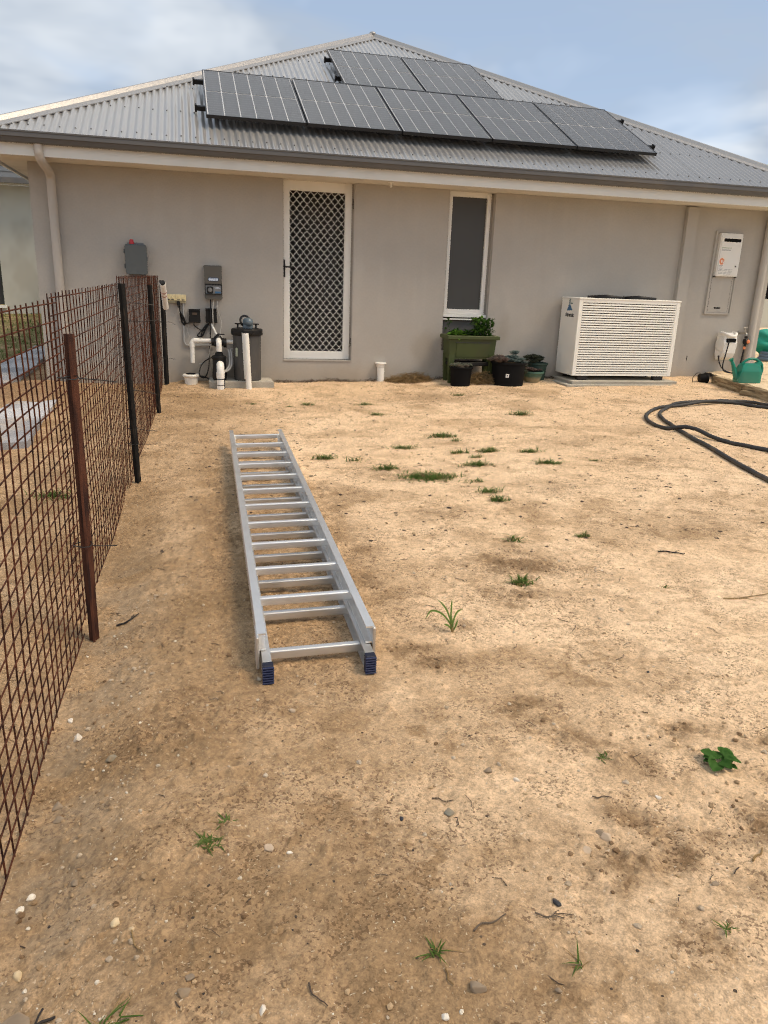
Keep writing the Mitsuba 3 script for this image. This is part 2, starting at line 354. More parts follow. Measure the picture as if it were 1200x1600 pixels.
def ground_fn(p, n, uv):
    x, y = mi.Float(p.x), mi.Float(p.y)
    w1 = fbm(x*.9+3, y*.9, 0., 4); w2 = fbm(x*3.1, y*3.1+5, 0., 4); w3 = fbm(x*11, y*11, 3., 4)
    wp = (noise(x*5+2, y*5)-.5)*.16
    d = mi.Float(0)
    for (cx, cy, rx, ry, s) in DIST_SHADE:
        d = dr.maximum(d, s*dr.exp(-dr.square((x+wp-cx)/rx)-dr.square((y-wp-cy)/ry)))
    damp = sstep(1.25, -.40, x-.45*sstep(-7.9, -8.7, y)+1.3*(w1-.5)+.5*(w2-.5))
    patch = sstep(.56, .72, fbm(x*2.1+9, y*2.1, 0., 5))
    cl0 = sstep(.42, .66, fbm(x*5, y*5, 12., 4))
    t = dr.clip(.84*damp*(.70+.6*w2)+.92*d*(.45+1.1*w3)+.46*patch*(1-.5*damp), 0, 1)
    t = dr.clip(t+.50*sstep(.52, .68, fbm(x*7.3, y*8.4+3, 3., 5))*(.62-.25*damp)+.45*sstep(.52, .72, fbm(x*27, y*31, 6., 4))*(.35+.65*cl0), 0, 1)
    g1 = noise(x*170, y*170, 1.); g2 = noise(x*420, y*420, 2.); g3 = fbm(x*48, y*48, 4., 3)
    pale = mix((.590, .415, .252), (.685, .508, .332), fbm(x*1.7, y*1.7+8, 0., 4))
    dk = mix((.275, .178, .096), (.385, .262, .150), w3)
    c = mix(pale, dk, t)
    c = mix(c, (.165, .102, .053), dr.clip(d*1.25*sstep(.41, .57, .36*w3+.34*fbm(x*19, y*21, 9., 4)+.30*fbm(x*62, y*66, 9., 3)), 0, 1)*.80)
    c = mix(c, (.215, .138, .070), damp*sstep(.52, .72, w2)*.55)
    g4 = noise(x*75, y*75, 8.)
    c = c*dr.maximum(.35, 1.0+.36*(g1-.5)+.40*(g2-.5)+.36*(g3-.5)+.24*(g4-.5))
    cl = dr.clip(sstep(.44, .66, fbm(x*9, y*9, 2., 4))*.8+d*.9+.25*damp, 0, 1)
    c = mix(c, (.135, .082, .045), .80*cl*sstep(.59, .68, fbm(x*150, y*165, 7., 3)))
    c = mix(c, (.72, .64, .50), .5*sstep(.90, .95, noise(x*210, y*210, 9.)))
    grit = dr.exp(-dr.square((x+.26-.0145*y)/.16))*sstep(.40, .62, fbm(x*7, y*7, 5., 4))
    c = mix(c, mi.Color3f(.25, .205, .15)*(.6+.8*noise(x*90, y*90, 4.)), grit*.40*sstep(-5.5, -6.6, y))
    lawn = sstep(2.2, 3.0, y+.8*(w2-.5))*sstep(-1.7, -2.1, x)
    c = mix(c, mix((.115, .12, .045), (.30, .22, .12), sstep(.45, .7, w3)), lawn*.85)
    heap = dr.exp(-dr.square((x+1.75)/.6)-dr.square((y+.9)/1.0))
    c = mix(c, (.20, .125, .07), dr.clip(heap*1.2, 0, 1)*.8)
    return c
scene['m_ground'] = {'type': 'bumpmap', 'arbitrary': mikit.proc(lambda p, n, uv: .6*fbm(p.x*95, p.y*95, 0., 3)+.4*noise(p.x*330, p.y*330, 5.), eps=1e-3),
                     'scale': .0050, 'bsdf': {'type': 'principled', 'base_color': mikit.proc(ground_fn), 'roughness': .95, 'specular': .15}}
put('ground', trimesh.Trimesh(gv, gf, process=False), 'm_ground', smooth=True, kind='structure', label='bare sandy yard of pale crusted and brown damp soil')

# raised sandy terrace right of the house corner, held by timber sleepers
def edge_x(y): return 7.03+.256*(y+.53)
ty = axis_pts([(-9, 12, .06, .06)]); tu = np.concatenate([np.linspace(0, 1.8, 46), np.linspace(2.0, 30, 40)])
TY, TU = np.meshgrid(ty, tu, indexing='ij'); TX = edge_x(TY)+.09+TU
TP = np.stack([TX, TY, np.zeros_like(TX)], -1)
TZ = .165+.010*(TX-6.8)*np.clip(1-TU/30, 0, 1)+.012*(meshkit.fbm(TP*3, 3, 41)-.5)+.010*(meshkit.fbm(TP*14, 3, 42)-.5)+.008*np.sin(TY*22+3*meshkit.fbm(TP*1.2, 2, 43)*6)*np.exp(-TU)
tv = np.stack([TX, TY, TZ], -1).reshape(-1, 3); n1 = TX.shape[1]
ii, jj = np.meshgrid(np.arange(TX.shape[0]-1), np.arange(n1-1), indexing='ij'); a_ = ii*n1+jj
tf = np.vstack([np.stack([a_, a_+1, a_+n1+1], -1).reshape(-1, 3), np.stack([a_, a_+n1+1, a_+n1], -1).reshape(-1, 3)])
def terr_fn(p, n, uv):
    a = fbm(p.x*3, p.y*3, 0., 4); b = fbm(p.x*9, p.y*30, 0., 3)
    c = mix((.52, .40, .255), (.66, .54, .37), a)
    return mix(c, (.30, .21, .12), .6*sstep(.55, .75, b))*(.88+.24*noise(p.x*120, p.y*120))
scene['m_terrace'] = {'type': 'principled', 'base_color': mikit.proc(terr_fn), 'roughness': .95, 'specular': .15}
put('terrace', trimesh.Trimesh(tv, tf, process=False), 'm_terrace', smooth=True, kind='structure', label='raised strip of pale sand right of the house')
for i, (y0, y1, z1, dx, nm) in enumerate(((-.50, -1.40, .176, 0, 'weathered timber sleeper edging the raised sand beside the house wall'), (-1.415, -2.95, .172, .01, 'weathered timber sleeper edging the raised sand, running out at the right edge of the photo'))):
    P = []
    rs = np.random.RandomState(70+i)
    L = 24; ys = np.linspace(y0, y1, L); sec = [(-.045, -.10), (.062, -.10), (.066, z1-.012), (.056, z1), (-.036, z1), (-.045, z1-.012)]
    v = []
    for yy in ys:
        for (u, z) in sec: v.append((edge_x(yy)+dx+u+.006*(rs.rand()-.5), yy, z+.008*(rs.rand()-.5)))
    v = V(v); f = []
    for a in range(L-1):
        for b in range(6):
            c = (b+1) % 6; f += [(a*6+b, a*6+c, (a+1)*6+c), (a*6+b, (a+1)*6+c, (a+1)*6+b)]
    for b in range(1, 5): f += [(0, b+1, b), ((L-1)*6, (L-1)*6+b, (L-1)*6+b+1)]
    put('timber_sleeper', trimesh.Trimesh(v, f, process=False), 'm_sleeper', smooth=30, label=nm, cat='sleeper')
low = bx(-.04, .04, -.26, .26, .0, .075, .006); rot(low, .25, [0, 0, 1], [0, 0, 0]); low.apply_translation([6.72, -1.80, zg(6.72, -1.8)-.01])
put('timber_offcut', low, 'm_sleeper', label='short timber offcut lying against the front of the sleeper edging', cat='timber')

# concrete strips beyond the fence
def slab(poly, zt, seed, n=.05):
    P = Polygon(poly); xs0, ys0, xs1, ys1 = P.bounds
    m = trimesh.creation.extrude_polygon(P, .10, engine='earcut'); m = m.subdivide_to_size(.12)
    v = m.vertices.copy(); q = np.stack([v[:, 0], v[:, 1], 0*v[:, 0]], -1)
    v[:, 2] += zt-.10+(v[:, 2] > .05)*.012*(meshkit.fbm(q*2.5, 3, seed)-.5)
    v[:, :2] += .03*(np.stack([meshkit.noise(q*6, seed+1), meshkit.noise(q*6, seed+2)], -1)-.5)
    return trimesh.Trimesh(v, m.faces, process=False)
put('concrete_path', slab([(-2.62, 4.4), (-2.30, 4.3), (-2.10, 1.6), (-2.02, -.35), (-2.44, -.35), (-2.55, 1.7)], -.005+.022, 51), 'm_path', kind='structure', label='grey concrete strip running along the side of the house')
put('concrete_path', slab([(-1.74, -1.45), (-1.36, -1.45), (-1.32, -2.6), (-1.26, -3.55), (-1.95, -3.8), (-1.80, -2.6)], -.012+.024, 54), 'm_path', kind='structure', label='pale grey concrete strip behind the mesh fence')

# ------------------------------------------------------------------ the house
EY, EZ, TH = -.58, 2.60, math.radians(27.14)
CT, ST = math.cos(TH), math.sin(TH)
CL, CR, APX = -2.03, 8.33, V([3.115, 4.46, 0])
APX[2] = EZ+(APX[1]-EY)*ST/CT
LC, RC = V([CL, EY, EZ]), V([CR, EY, EZ])
def RP(X, s, off=0.0): return V([X, EY+s*CT-off*ST, EZ+s*ST+off*CT])
def RPa(X, s, off):
    return np.stack([X, EY+s*CT-off*ST, EZ+s*ST+off*CT], -1)
BACK = 17.0
H = thing('house', 'single-storey rendered taupe house with grey corrugated hip roof', 'house')
WL, WR = -1.70, 8.045
wall2d = sbox(WL, -.4, WR, 2.39)
DOOR = (1.095, 1.968, .262, 2.389); WIN = (3.178, 3.797, .42, 2.389)
wall2d = wall2d.difference(sbox(DOOR[0], DOOR[2], DOOR[1], 2.5)).difference(sbox(WIN[0], WIN[2], WIN[1], 2.5))
fw = extr(wall2d, .20, 'xz', 0.0)
put('wall', fw, 'm_wall', H, label='taupe rendered front wall')
put('wall', [bx(WL, WL+.2, .203, BACK, -.4, 2.39), bx(WR-.2, WR, .203, BACK, -.4, 2.39), bx(WL+.2, WR-.2, BACK-.2, BACK, -.4, 2.39)], 'm_wall', H)
put('pilaster', bx(6.545, 6.712, -.075, -.001, -.05, 2.376, .006), 'm_wall', H, label='narrow rendered pier on the wall')
# soffit, fascia, gutter
put('eave_soffit', [bx(CL+.03, CR-.03, EY+.02, .0, 2.392, 2.400), bx(CL+.03, WL, .001, BACK, 2.391, 2.399), bx(WR, CR-.03, .001, BACK, 2.391, 2.399)], 'm_soffit', H)
for q in (DOOR, WIN): put('head_lining', bx(q[0], q[1], .001, .199, 2.3885, 2.398), 'm_soffit', H)
put('soffit_vent', lathe([(0, 2.386), (.055, 2.387), (.062, 2.392), (.062, 2.393), (0, 2.393)], (-1.80, -.38, 0)), 'm_soffit', H)
fas = Polygon([(EY-.002, 2.375), (EY+.022, 2.375), (EY+.022, 2.585), (EY-.002, 2.585)])
put('fascia', [extr(fas, CR-CL, 'yz', CL), bx(CL-.022, CL-.001, EY+.024, BACK, 2.376, 2.585), bx(CR+.001, CR+.022, EY+.024, BACK, 2.376, 2.585)], 'm_fascia', H, label='cream fascia board')
go = [(0, 2.592), (0, 2.492), (-.008, 2.486), (-.070, 2.486), (-.082, 2.492), (-.098, 2.528), (-.112, 2.536), (-.112, 2.575), (-.118, 2.580), (-.118, 2.594), (-.104, 2.594), (-.104, 2.586), (-.108, 2.580), (-.108, 2.540), (-.095, 2.532), (-.078, 2.496), (-.066, 2.491), (-.012, 2.491), (-.004, 2.497), (-.004, 2.592)]
gp = Polygon([(EY-.004+y, z) for y, z in go])
put('gutter', extr(gp, CR-CL+.22, 'yz', CL-.11), 'm_gutter', H, smooth=25, label='dark grey metal gutter')
gs = Polygon([(y, z) for y, z in go])
gl = extr(gs, BACK+.5, 'xz', EY+.01); gl.apply_translation([CL-.024, 0, 0])
gr_ = extr(Polygon([(-y, z) for y, z in go]), BACK+.5, 'xz', EY+.01); gr_.apply_translation([CR+.024, 0, 0])
put('gutter', [gl, gr_], 'm_gutter', H, smooth=25)
# roof: decks, corrugated sheets on the hip end, caps
A = APX.copy(); A[2] -= .03; Bk = V([APX[0], BACK-4.5, A[2]])
l0, r0 = LC-V([0, 0, .03]), RC-V([0, 0, .03]); l1, r1 = V([CL, BACK+.5, EZ-.03]), V([CR, BACK+.5, EZ-.03])
rv = V([l0, r0, A, l1, r1, Bk]); rf = [(0, 1, 2), (0, 2, 5), (0, 5, 3), (1, 4, 5), (1, 5, 2), (3, 5, 4)]
ROOF = put('roof', trimesh.Trimesh(rv, rf, process=False), 'm_roof', H, label='grey corrugated metal hip roof')
PITCHW, AMP = .0762, .0110
def smax(X):
    a = (X-CL)/(APX[0]-CL); b = (CR-X)/(CR-APX[0])
    return np.minimum(a, b)*(APX[1]-EY)/CT
wsheet = 10*PITCHW; k = 0; X0 = CL
while X0 < CR-.02:
    X1 = min(X0+wsheet+PITCHW*.5, CR)
    X = np.arange(X0, X1+1e-6, PITCHW/8); X = X[(X > CL+.02) & (X < CR-.02)]
    X = np.unique(np.concatenate([X, [APX[0]]])) if X[0] < APX[0] < X[-1] else X
    z = AMP+AMP*np.cos((X-CL)/PITCHW*2*math.pi)+.0012*(k % 2)
    s1 = np.maximum(smax(X)-.02, .02)
    nn = 6; S = np.linspace(0, 1, nn)[:, None]*(s1+.045)[None]-.045
    XX = np.broadcast_to(X, S.shape); ZZ = np.broadcast_to(z, S.shape)
    v = RPa(XX, S, ZZ).reshape(-1, 3); m = len(X)
    ii, jj = np.meshgrid(np.arange(nn-1), np.arange(m-1), indexing='ij'); a_ = ii*m+jj
    f = np.vstack([np.stack([a_, a_+1, a_+m+1], -1).reshape(-1, 3), np.stack([a_, a_+m+1, a_+m], -1).reshape(-1, 3)])
    put('sheet', trimesh.Trimesh(v, f, process=False), 'm_roof', ROOF, smooth=True)
    X0 += wsheet; k += 1
screws = []
dome = trimesh.creation.icosphere(subdivisions=1, radius=.0085)
for row, s in enumerate([.14, .95, 1.85, 2.75, 3.65, 4.5]):
    for q in range(0, int((CR-CL)/PITCHW), 2):
        X = CL+q*PITCHW
        if X < CL+.05 or s > smax(V([X]))[0]-.12: continue
        d_ = dome.copy(); d_.apply_translation(RP(X, s+.01*math.sin(q*7.3), 2*AMP+.003)); screws.append(d_)
put('screw', screws, 'm_screw', ROOF, kind='stuff')
def cap(P0, P1, nL, nR, w=.112, up=.012):
    d = (P1-P0); L = np.linalg.norm(d); d = d/L
    wl = np.cross(nL, d); wl *= np.sign(wl[2])*-1; wr = np.cross(nR, d); wr *= np.sign(wr[2])*-1
    n_ = (nL+nR); n_ /= np.linalg.norm(n_)
    c = .024
    prof = [wl*w+nL*(c-.010), wl*w+nL*c, wl*.03+nL*(c+.006)]
    for a in np.linspace(math.pi*1.02, -.02*math.pi, 7):
        side = (wr-wl); side -= n_*(side@n_); side /= np.linalg.norm(side)
        prof.append(n_*(c+.030+.016*math.sin(a))+side*.019*math.cos(a))
    prof += [wr*.03+nR*(c+.006), wr*w+nR*c, wr*w+nR*(c-.010)]
    prof = V(prof); v = np.vstack([P0+prof, P1+prof]); m = len(prof); f = []
    for j in range(m-1): f += [(j, j+1, m+j+1), (j, m+j+1, m+j)]
    return trimesh.Trimesh(v, f, process=False)
nF = V([0, -ST, CT])
def pn(a, b, c):
    n_ = np.cross(b-a, c-a); n_ /= np.linalg.norm(n_); return n_*np.sign(n_[2])
nLf, nRt = pn(LC, APX, V([CL, 10, EZ])), pn(RC, APX, V([CR, 10, EZ]))
put('hip_cap', cap(LC+(LC-APX)*.012, APX, nLf, nF), 'm_cap', ROOF, smooth=35, label='left ridge capping')
put('hip_cap', cap(RC+(RC-APX)*.012, APX, nF, nRt), 'm_cap', ROOF, smooth=35, label='right ridge capping')
put('hip_cap', cap(APX, V([APX[0], BACK-4.5, APX[2]]), nLf, nRt), 'm_cap', ROOF, smooth=35)
kn = trimesh.creation.icosphere(subdivisions=2, radius=.045); kn.apply_scale([1.3, 1.3, .8]); kn.apply_translation(APX+V([0, 0, .055]))
put('apex_cap', kn, 'm_cap', ROOF, smooth=True)
# security door
D = put('door', bx(1.105, 1.958, .170, .195, .272, 2.383), 'm_dark_in', H, label='white security screen door with diamond grille')
dx0, dx1, dz0, dz1, dy = 1.108, 1.950, .282, 2.388, .085
put('frame', [bx(dx0, dx0+.078, dy, dy+.045, dz0, dz1, .003), bx(dx1-.082, dx1, dy, dy+.045, dz0, dz1, .003), bx(dx0+.078, dx1-.082, dy+.001, dy+.044, dz1-.110, dz1, .003), bx(dx0+.078, dx1-.082, dy+.001, dy+.044, dz0, dz0+.098, .003)], 'm_white_powder', D)
put('jamb', [bx(DOOR[0]+.001, dx0-.002, dy-.02, dy+.08, .264, 2.388), bx(dx1+.002, DOOR[1]-.001, dy-.015, dy+.08, .264, 2.388), bx(DOOR[0]+.002, DOOR[1]-.002, -.012, .16, .2625, .276)], 'm_reveal', D)
gx0, gx1, gz0, gz1 = dx0+.078, dx1-.082, dz0+.098, dz1-.110
nxc, nzc = 8, 19; cw, ch = (gx1-gx0)/nxc, (gz1-gz0)/nzc
gr = []
tt = np.linspace(0, 1, 6); ss = tt*tt*(3-2*tt)*.55+tt*.45
for i in range(2*nxc):
    for j in range(2*nzc):
        if (i+j) % 2 == 0:
            xa, za, xb, zb = gx0+i*cw/2, gz0+j*ch/2, gx0+(i+1)*cw/2, gz0+(j+1)*ch/2
        else:
            xa, za, xb, zb = gx0+(i+1)*cw/2, gz0+j*ch/2, gx0+i*cw/2, gz0+(j+1)*ch/2
        pts = np.stack([xa+(xb-xa)*ss, np.full(6, dy+.022), za+(zb-za)*tt], -1)
        gr.append(tube(pts, .0041, 4, cap=False))
put('grille', gr, 'm_white', D, label='white diamond grille')
hd = [bx(1.092, 1.128, dy-.016, dy-.001, 1.275, 1.480, .004), tube([(1.11, dy-.012, 1.40), (1.11, dy-.05, 1.40), (1.118, dy-.056, 1.399), (1.215, dy-.056, 1.395)], .010, 8)]
put('handle', hd, 'm_black', D, label='black lever handle and lock plate')
for z in (2.16, .50, 1.30)[:2]: put('hinge', cyl((dx1+.012, dy-.012, z-.055), (dx1+.012, dy-.012, z+.055), .009, 8), 'm_black', D)
# window
WN = put('window', bx(WIN[0]+.02, WIN[1]-.02, .165, .175, .90, 2.36), 'm_dark_room', H, label='tall narrow white framed window with dark glass')
wx0, wx1, wz0, wz1, wy = 3.205, 3.765, .890, 2.387, .075
put('frame', [bx(wx0, wx0+.042, wy, wy+.06, wz0, wz1, .003), bx(wx1-.052, wx1, wy, wy+.06, wz0, wz1, .003), bx(wx0+.042, wx1-.052, wy+.001, wy+.059, wz1-.060, wz1, .003), bx(wx0+.042, wx1-.052, wy+.001, wy+.059, wz0, wz0+.062, .003)], 'm_white', WN)
put('frame', [bx(WIN[0]+.001, wx0-.001, wy+.01, wy+.08, .83, 2.374), bx(wx1+.001, WIN[1]-.001, wy+.02, wy+.08, .83, 2.374)], 'm_reveal', WN)
pv = V([(wx0+.042, wy+.035, wz0+.062), (wx1-.052, wy+.035, wz0+.062), (wx1-.052, wy+.035, wz1-.06), (wx0+.042, wy+.035, wz1-.06)])
put('pane', trimesh.Trimesh(pv, [(0, 1, 2), (0, 2, 3)], process=False), 'm_pane', WN)
put('sill', [bx(WIN[0]+.002, WIN[1]-.002, .030, .18, .815, .832, .003), bx(WIN[0]+.003, WIN[1]-.003, .045, .17, .850, .888, .003)], 'm_white_powder', WN)
put('infill_panel', bx(WIN[0]+.001, WIN[1]-.001, .078, .19, .421, .8145), 'm_panel_dark', WN, label='dark grey panel below the window')
# downpipes
def pipe(name, pts, r, par, m='m_pipe_paint', n=8, sides=16, **kw): return put(name, tube(spline(pts, n), r, sides), m, par, smooth=40, **kw)
dpx = -1.462
dp = pipe('downpipe', [(dpx-.012, -.600, 2.50), (dpx-.012, -.600, 2.44), (dpx-.010, -.592, 2.395), (dpx-.005, -.52, 2.345), (dpx, -.15, 2.285), (dpx, -.075, 2.245), (dpx, -.062, 2.18), (dpx, -.062, 1.2), (dpx+.003, -.062, .2), (dpx, -.062, -.1)], .047, H, label='taupe round downpipe at the left end of the wall')
put('collar', cyl((dpx, -.062, 1.93), (dpx, -.062, 1.99), .0495, 18), 'm_pipe_paint', dp, smooth=40)
put('collar', cyl((dpx, -.062, 1.06), (dpx, -.062, 1.10), .049, 18), 'm_pipe_paint', dp, smooth=40)
dp = pipe('downpipe', [(7.87, -.600, 2.50), (7.87, -.600, 2.44), (7.87, -.592, 2.395), (7.87, -.52, 2.345), (7.87, -.15, 2.285), (7.87, -.075, 2.245), (7.87, -.062, 2.18), (7.87, -.062, 1.2), (7.868, -.062, .1)], .048, H, label='taupe round downpipe at the right end of the wall')
put('collar', cyl((7.87, -.062, 1.60), (7.87, -.062, 1.64), .0505, 18), 'm_pipe_paint', dp, smooth=40)
put('collar', cyl((7.87, -.062, .60), (7.87, -.062, .64), .0505, 18), 'm_pipe_paint', dp, smooth=40)
put('overflow_spout', [cyl((2.34, -.30, 2.399), (2.34, -.30, 2.385), .035, 16), cyl((2.34, -.30, 2.386), (2.34, -.30, 2.335), .014, 12)], 'm_white', H, smooth=40)
rs = np.random.RandomState(3)
for (x, z) in ((5.9, .31), (6.9, .36)): put('weep_hole', bx(x-.006, x+.006, -.0035, .004, z-.035, z+.035), 'm_ink', H)

# ------------------------------------------------------------------ solar panels
def panel(Xa, sa, Xb, sb, label):
    P = thing('solar_panel', label, 'solar panel', 'solar panels in two rows on the roof')
    o1, o0 = .152, .115
    def pb(x0, x1, s0, s1, z0, z1):
        v = [RP(x, s, z) for x in (x0, x1) for s in (s0, s1) for z in (z0, z1)]; return hull(v)
    f = .012
    put('frame', [pb(Xa, Xb, sa, sa+f, o0, o1), pb(Xa, Xb, sb-f, sb, o0, o1), pb(Xa, Xa+f, sa+f, sb-f, o0, o1), pb(Xb-f, Xb, sa+f, sb-f, o0, o1)], 'm_frame_dark', P)
    put('backsheet', pb(Xa+f, Xb-f, sa+f, sb-f, o1-.012, o1-.006), 'm_backsheet', P)
    ix0, ix1, is0, is1 = Xa+f+.014, Xb-f-.010, sa+f+.006, sb-f-.006
    cwid = (ix1-ix0)/6; mid = (is0+is1)/2
    for h in (0, 1):
        for c in range(6):
            x0, x1 = ix0+c*cwid+(.0058 if c else 0), ix0+(c+1)*cwid-(.0058 if c < 5 else 0)
            s0, s1 = (is0, mid-.010) if h == 0 else (mid+.010, is1)
            b = .010
            pts = [(x0+b, s0), (x1-b, s0), (x1, s0+b), (x1, s1-b), (x1-b, s1), (x0+b, s1), (x0, s1-b), (x0, s0+b)]
            put('cell_block', hull([RP(x, s, z) for x, s in pts for z in (o1-.007, o1-.003)]), 'm_cell', P)
PX = [.228, 1.357, 2.484, 3.611, 4.778]
PX = [.228+1.1335*i for i in range(5)]
names = ['leftmost solar panel of the lower row of five', 'second solar panel from the left in the lower row of five', 'middle solar panel of the lower row of five', 'fourth solar panel from the left in the lower row of five', 'rightmost solar panel of the lower row of five']
for X, nm in zip(PX, names): panel(X, .512, X+1.117, 2.228, nm)
panel(2.066, 2.243, 3.183, 3.915, 'left solar panel of the upper pair on the roof')
panel(3.203, 2.243, 4.320, 3.915, 'right solar panel of the upper pair on the roof')
def rail(x0, x1, s, label):
    R = thing('mounting_rail', label, 'rail', 'black mounting rails under the solar panels')
    v = [RP(x, s+a, z) for x in (x0, x1) for a in (-.022, .022) for z in (.062, .112)]
    put('bar', hull(v), 'm_black', R)
    v = [RP(x, s+a, z) for x in (x0, x0+.022) for a in (-.03, .03) for z in (.05, .125)]
    put('end_clamp', hull(v), 'm_black', R)
    v = [RP(x, s+a, z) for x in (x1-.022, x1) for a in (-.03, .03) for z in (.05, .125)]
    put('end_clamp', hull(v), 'm_black', R)
    ft = []
    for x in np.arange(x0+.25, x1, 1.2):
        ft.append(hull([RP(xx, s+a, z) for xx in (x-.02, x+.02) for a in (-.02, .02) for z in (.014, .062)]))
    put('bracket', ft, 'm_black', R)
rail(.105, 6.06, 1.925, 'upper black rail under the lower row of five solar panels')
rail(.112, 6.06, .925, 'lower black rail under the lower row of five solar panels')
rail(1.99, 4.38, 3.585, 'upper black rail under the upper pair of solar panels')
rail(2.01, 4.38, 2.69, 'lower black rail under the upper pair of solar panels')

# ------------------------------------------------------------------ neighbour beyond the lawn
NB = thing('neighbour_house', 'pale grey neighbouring house with dark roof behind the left corner of the yard', 'house')
nw = sbox(-12, -.2, -1.0, 3.02).difference(sbox(-6.2, .42, -4.22, 1.50))
put('wall', extr(nw, .2, 'xz', 10.0), 'm_neigh_wall', NB)
put('window', bx(-6.18, -4.24, 10.12, 10.16, .44, 1.48), 'm_dark_room', NB, label='dark window')
put('sill', bx(-6.25, -4.18, 9.94, 10.10, .36, .418), 'm_white_powder', NB)
put('gutter', bx(-12.4, -.6, 9.42, 9.52, 3.02, 3.13), 'm_gutter', NB)
put('soffit', bx(-12.35, -.65, 9.53, 10.0, 3.022, 3.04), 'm_soffit', NB)
NR = put('roof', trimesh.Trimesh(V([(-12.4, 9.50, 3.12), (-.6, 9.50, 3.12), (-.6, 11.2, 3.89), (-12.4, 11.2, 3.89)]), [(0, 1, 2), (0, 2, 3)], process=False), 'm_neigh_roof', NB)
put('batten', [bx(-12.4, -.6, 9.5+i*.34-.02, 9.5+i*.34+.02, 3.12+i*.1533-.012, 3.12+i*.1533+.018) for i in range(1, 5)], 'm_neigh_roof', NR)
# boundary wall far beyond the right corner
BW = thing('boundary_wall', 'grey-green wall with a dark opening far beyond the right corner of the house', 'wall')
bw = sbox(9, 0, 40, 2.6).difference(sbox(16.6, 1.15, 19.5, 2.05))
put('panel', extr(bw, .2, 'xz', 12.0), 'm_neigh_wall', BW)
put('opening', bx(16.5, 19.6, 12.25, 12.3, 1.1, 2.1), 'm_dark_in', BW)

# ------------------------------------------------------------------ mesh fence
FN = thing('mesh_fence', 'rusty steel mesh fence on star pickets along the left side of the yard', 'fence')
def fx(y): return -.372+.0145*y
joints = [(-9.25, -6.77, 0.0, 1.150), (-6.79, -4.60, -.014, 1.178), (-4.75, -1.80, .006, 1.232), (-1.84, -.06, -.010, 1.228)]
WV, WH, WRAD = .080, .0578, .0025
rs = np.random.RandomState(11)
def wave(t, a): return a*np.sin(t*2.1+1)+.6*a*np.sin(t*5.3)
for pi_, (ya, yb, off, ztop) in enumerate(joints):
    vs, hs = [], []
    nV = int(round((yb-ya)/WV)); nH = 22
    for i in range(nV+1):
        y = ya+.01+(yb-ya-.02)*i/nV
        zt = ztop+.012*(y-ya)/(yb-ya) if pi_ < 2 else ztop
        j1, j2 = .004*(rs.rand(2)-.5)
        z = np.linspace(zt+.012+.004*rs.rand(), zt-nH*WH-.025, 5)
        pts = np.stack([fx(y)+off+wave(z*2+y, .004)+j1, np.full(5, y)+j2+.004*np.sin(z*3+i), z], -1)
        vs.append(tube(pts, WRAD, 6))
    for j in range(nH+1):
        y = np.linspace(ya, yb, 12)
        zt = ztop+(.012*(y-ya)/(yb-ya) if pi_ < 2 else 0)
        pts = np.stack([fx(y)+off+.006+wave(y, .005), y, zt-j*WH+.0035*np.sin(y*2.3+j)], -1)
        hs.append(tube(pts, WRAD, 6))
    if pi_ < 2:
        for w in vs+hs: put('wire', w, 'm_rust', FN, smooth=60)
    else:
        put('mesh_panel', vs+hs, 'm_rust', FN, smooth=60, kind='stuff')
def star(x, y, z0, z1, lean, face, label, r=.030):
    poly = []
    for k in range(3):
        a = face+k*2*math.pi/3; c, s = math.cos(a), math.sin(a)
        poly.append(Polygon([(-s*.0035, c*.0035), (c*r-s*.0035, s*r+c*.0035), (c*r+s*.0035, s*r-c*.0035), (s*.0035, -c*.0035)]))
    m = trimesh.creation.extrude_polygon(union_all(poly).buffer(.0008), z1-z0, engine='earcut')
    v = m.vertices.copy(); t = v[:, 2]/(z1-z0)
    v[:, 0] += x+lean[0]*t; v[:, 1] += y+lean[1]*t; v[:, 2] += z0
    return put('post', trimesh.Trimesh(v, m.faces, process=False), 'm_post', FN, label=label)
P3 = star(-.425, -6.80, -.4, 1.055, (-.006, .05), .62, 'rusty red-brown steel picket, nearest of the fence', .019)
P2 = star(-.392, -4.52, -.4, 1.205, (-.012, -.25), .72, 'dark steel picket, second from the camera', .021)
P1 = star(-.352, -1.92, -.4, 1.165, (-.010, -.45), .75, 'dark steel picket, third from the camera', .022)
P0 = star(-.333, -.12, -.4, 1.19, (0, -.05), .7, 'rusty steel picket beside the house wall')
def tie(par, x, y, z, L, seed):
    r_ = np.random.RandomState(seed); a = np.linspace(0, 2*math.pi, 10)
    loop = np.stack([x+.036*np.cos(a)-.01, y+.034*np.sin(a), z+.004*np.sin(a*2)], -1)
    tail = V([(x+.03, y-.02, z), (x+.03+L*.5, y-.045, z+.004*r_.randn()), (x+.03+L, y-.05+.01*r_.randn(), z+.012*r_.randn())])
    put('tie_wire', [tube(loop, .0022, 5), tube(tail, .0020, 5)], 'm_wire', par)
for z, L in ((.905, .13), (.275, .09)): tie(P3, -.43, -6.79, z, L, int(z*100))
for z, L in ((1.09, .14), (.98, .17), (.55, .13), (.30, .12), (.20, .11)): tie(P2, -.40, -4.60, z, L, int(z*100))
for z, L in ((.72, .10), (.30, .08)): tie(P0, -.333, -.15, z, L, int(z*100))
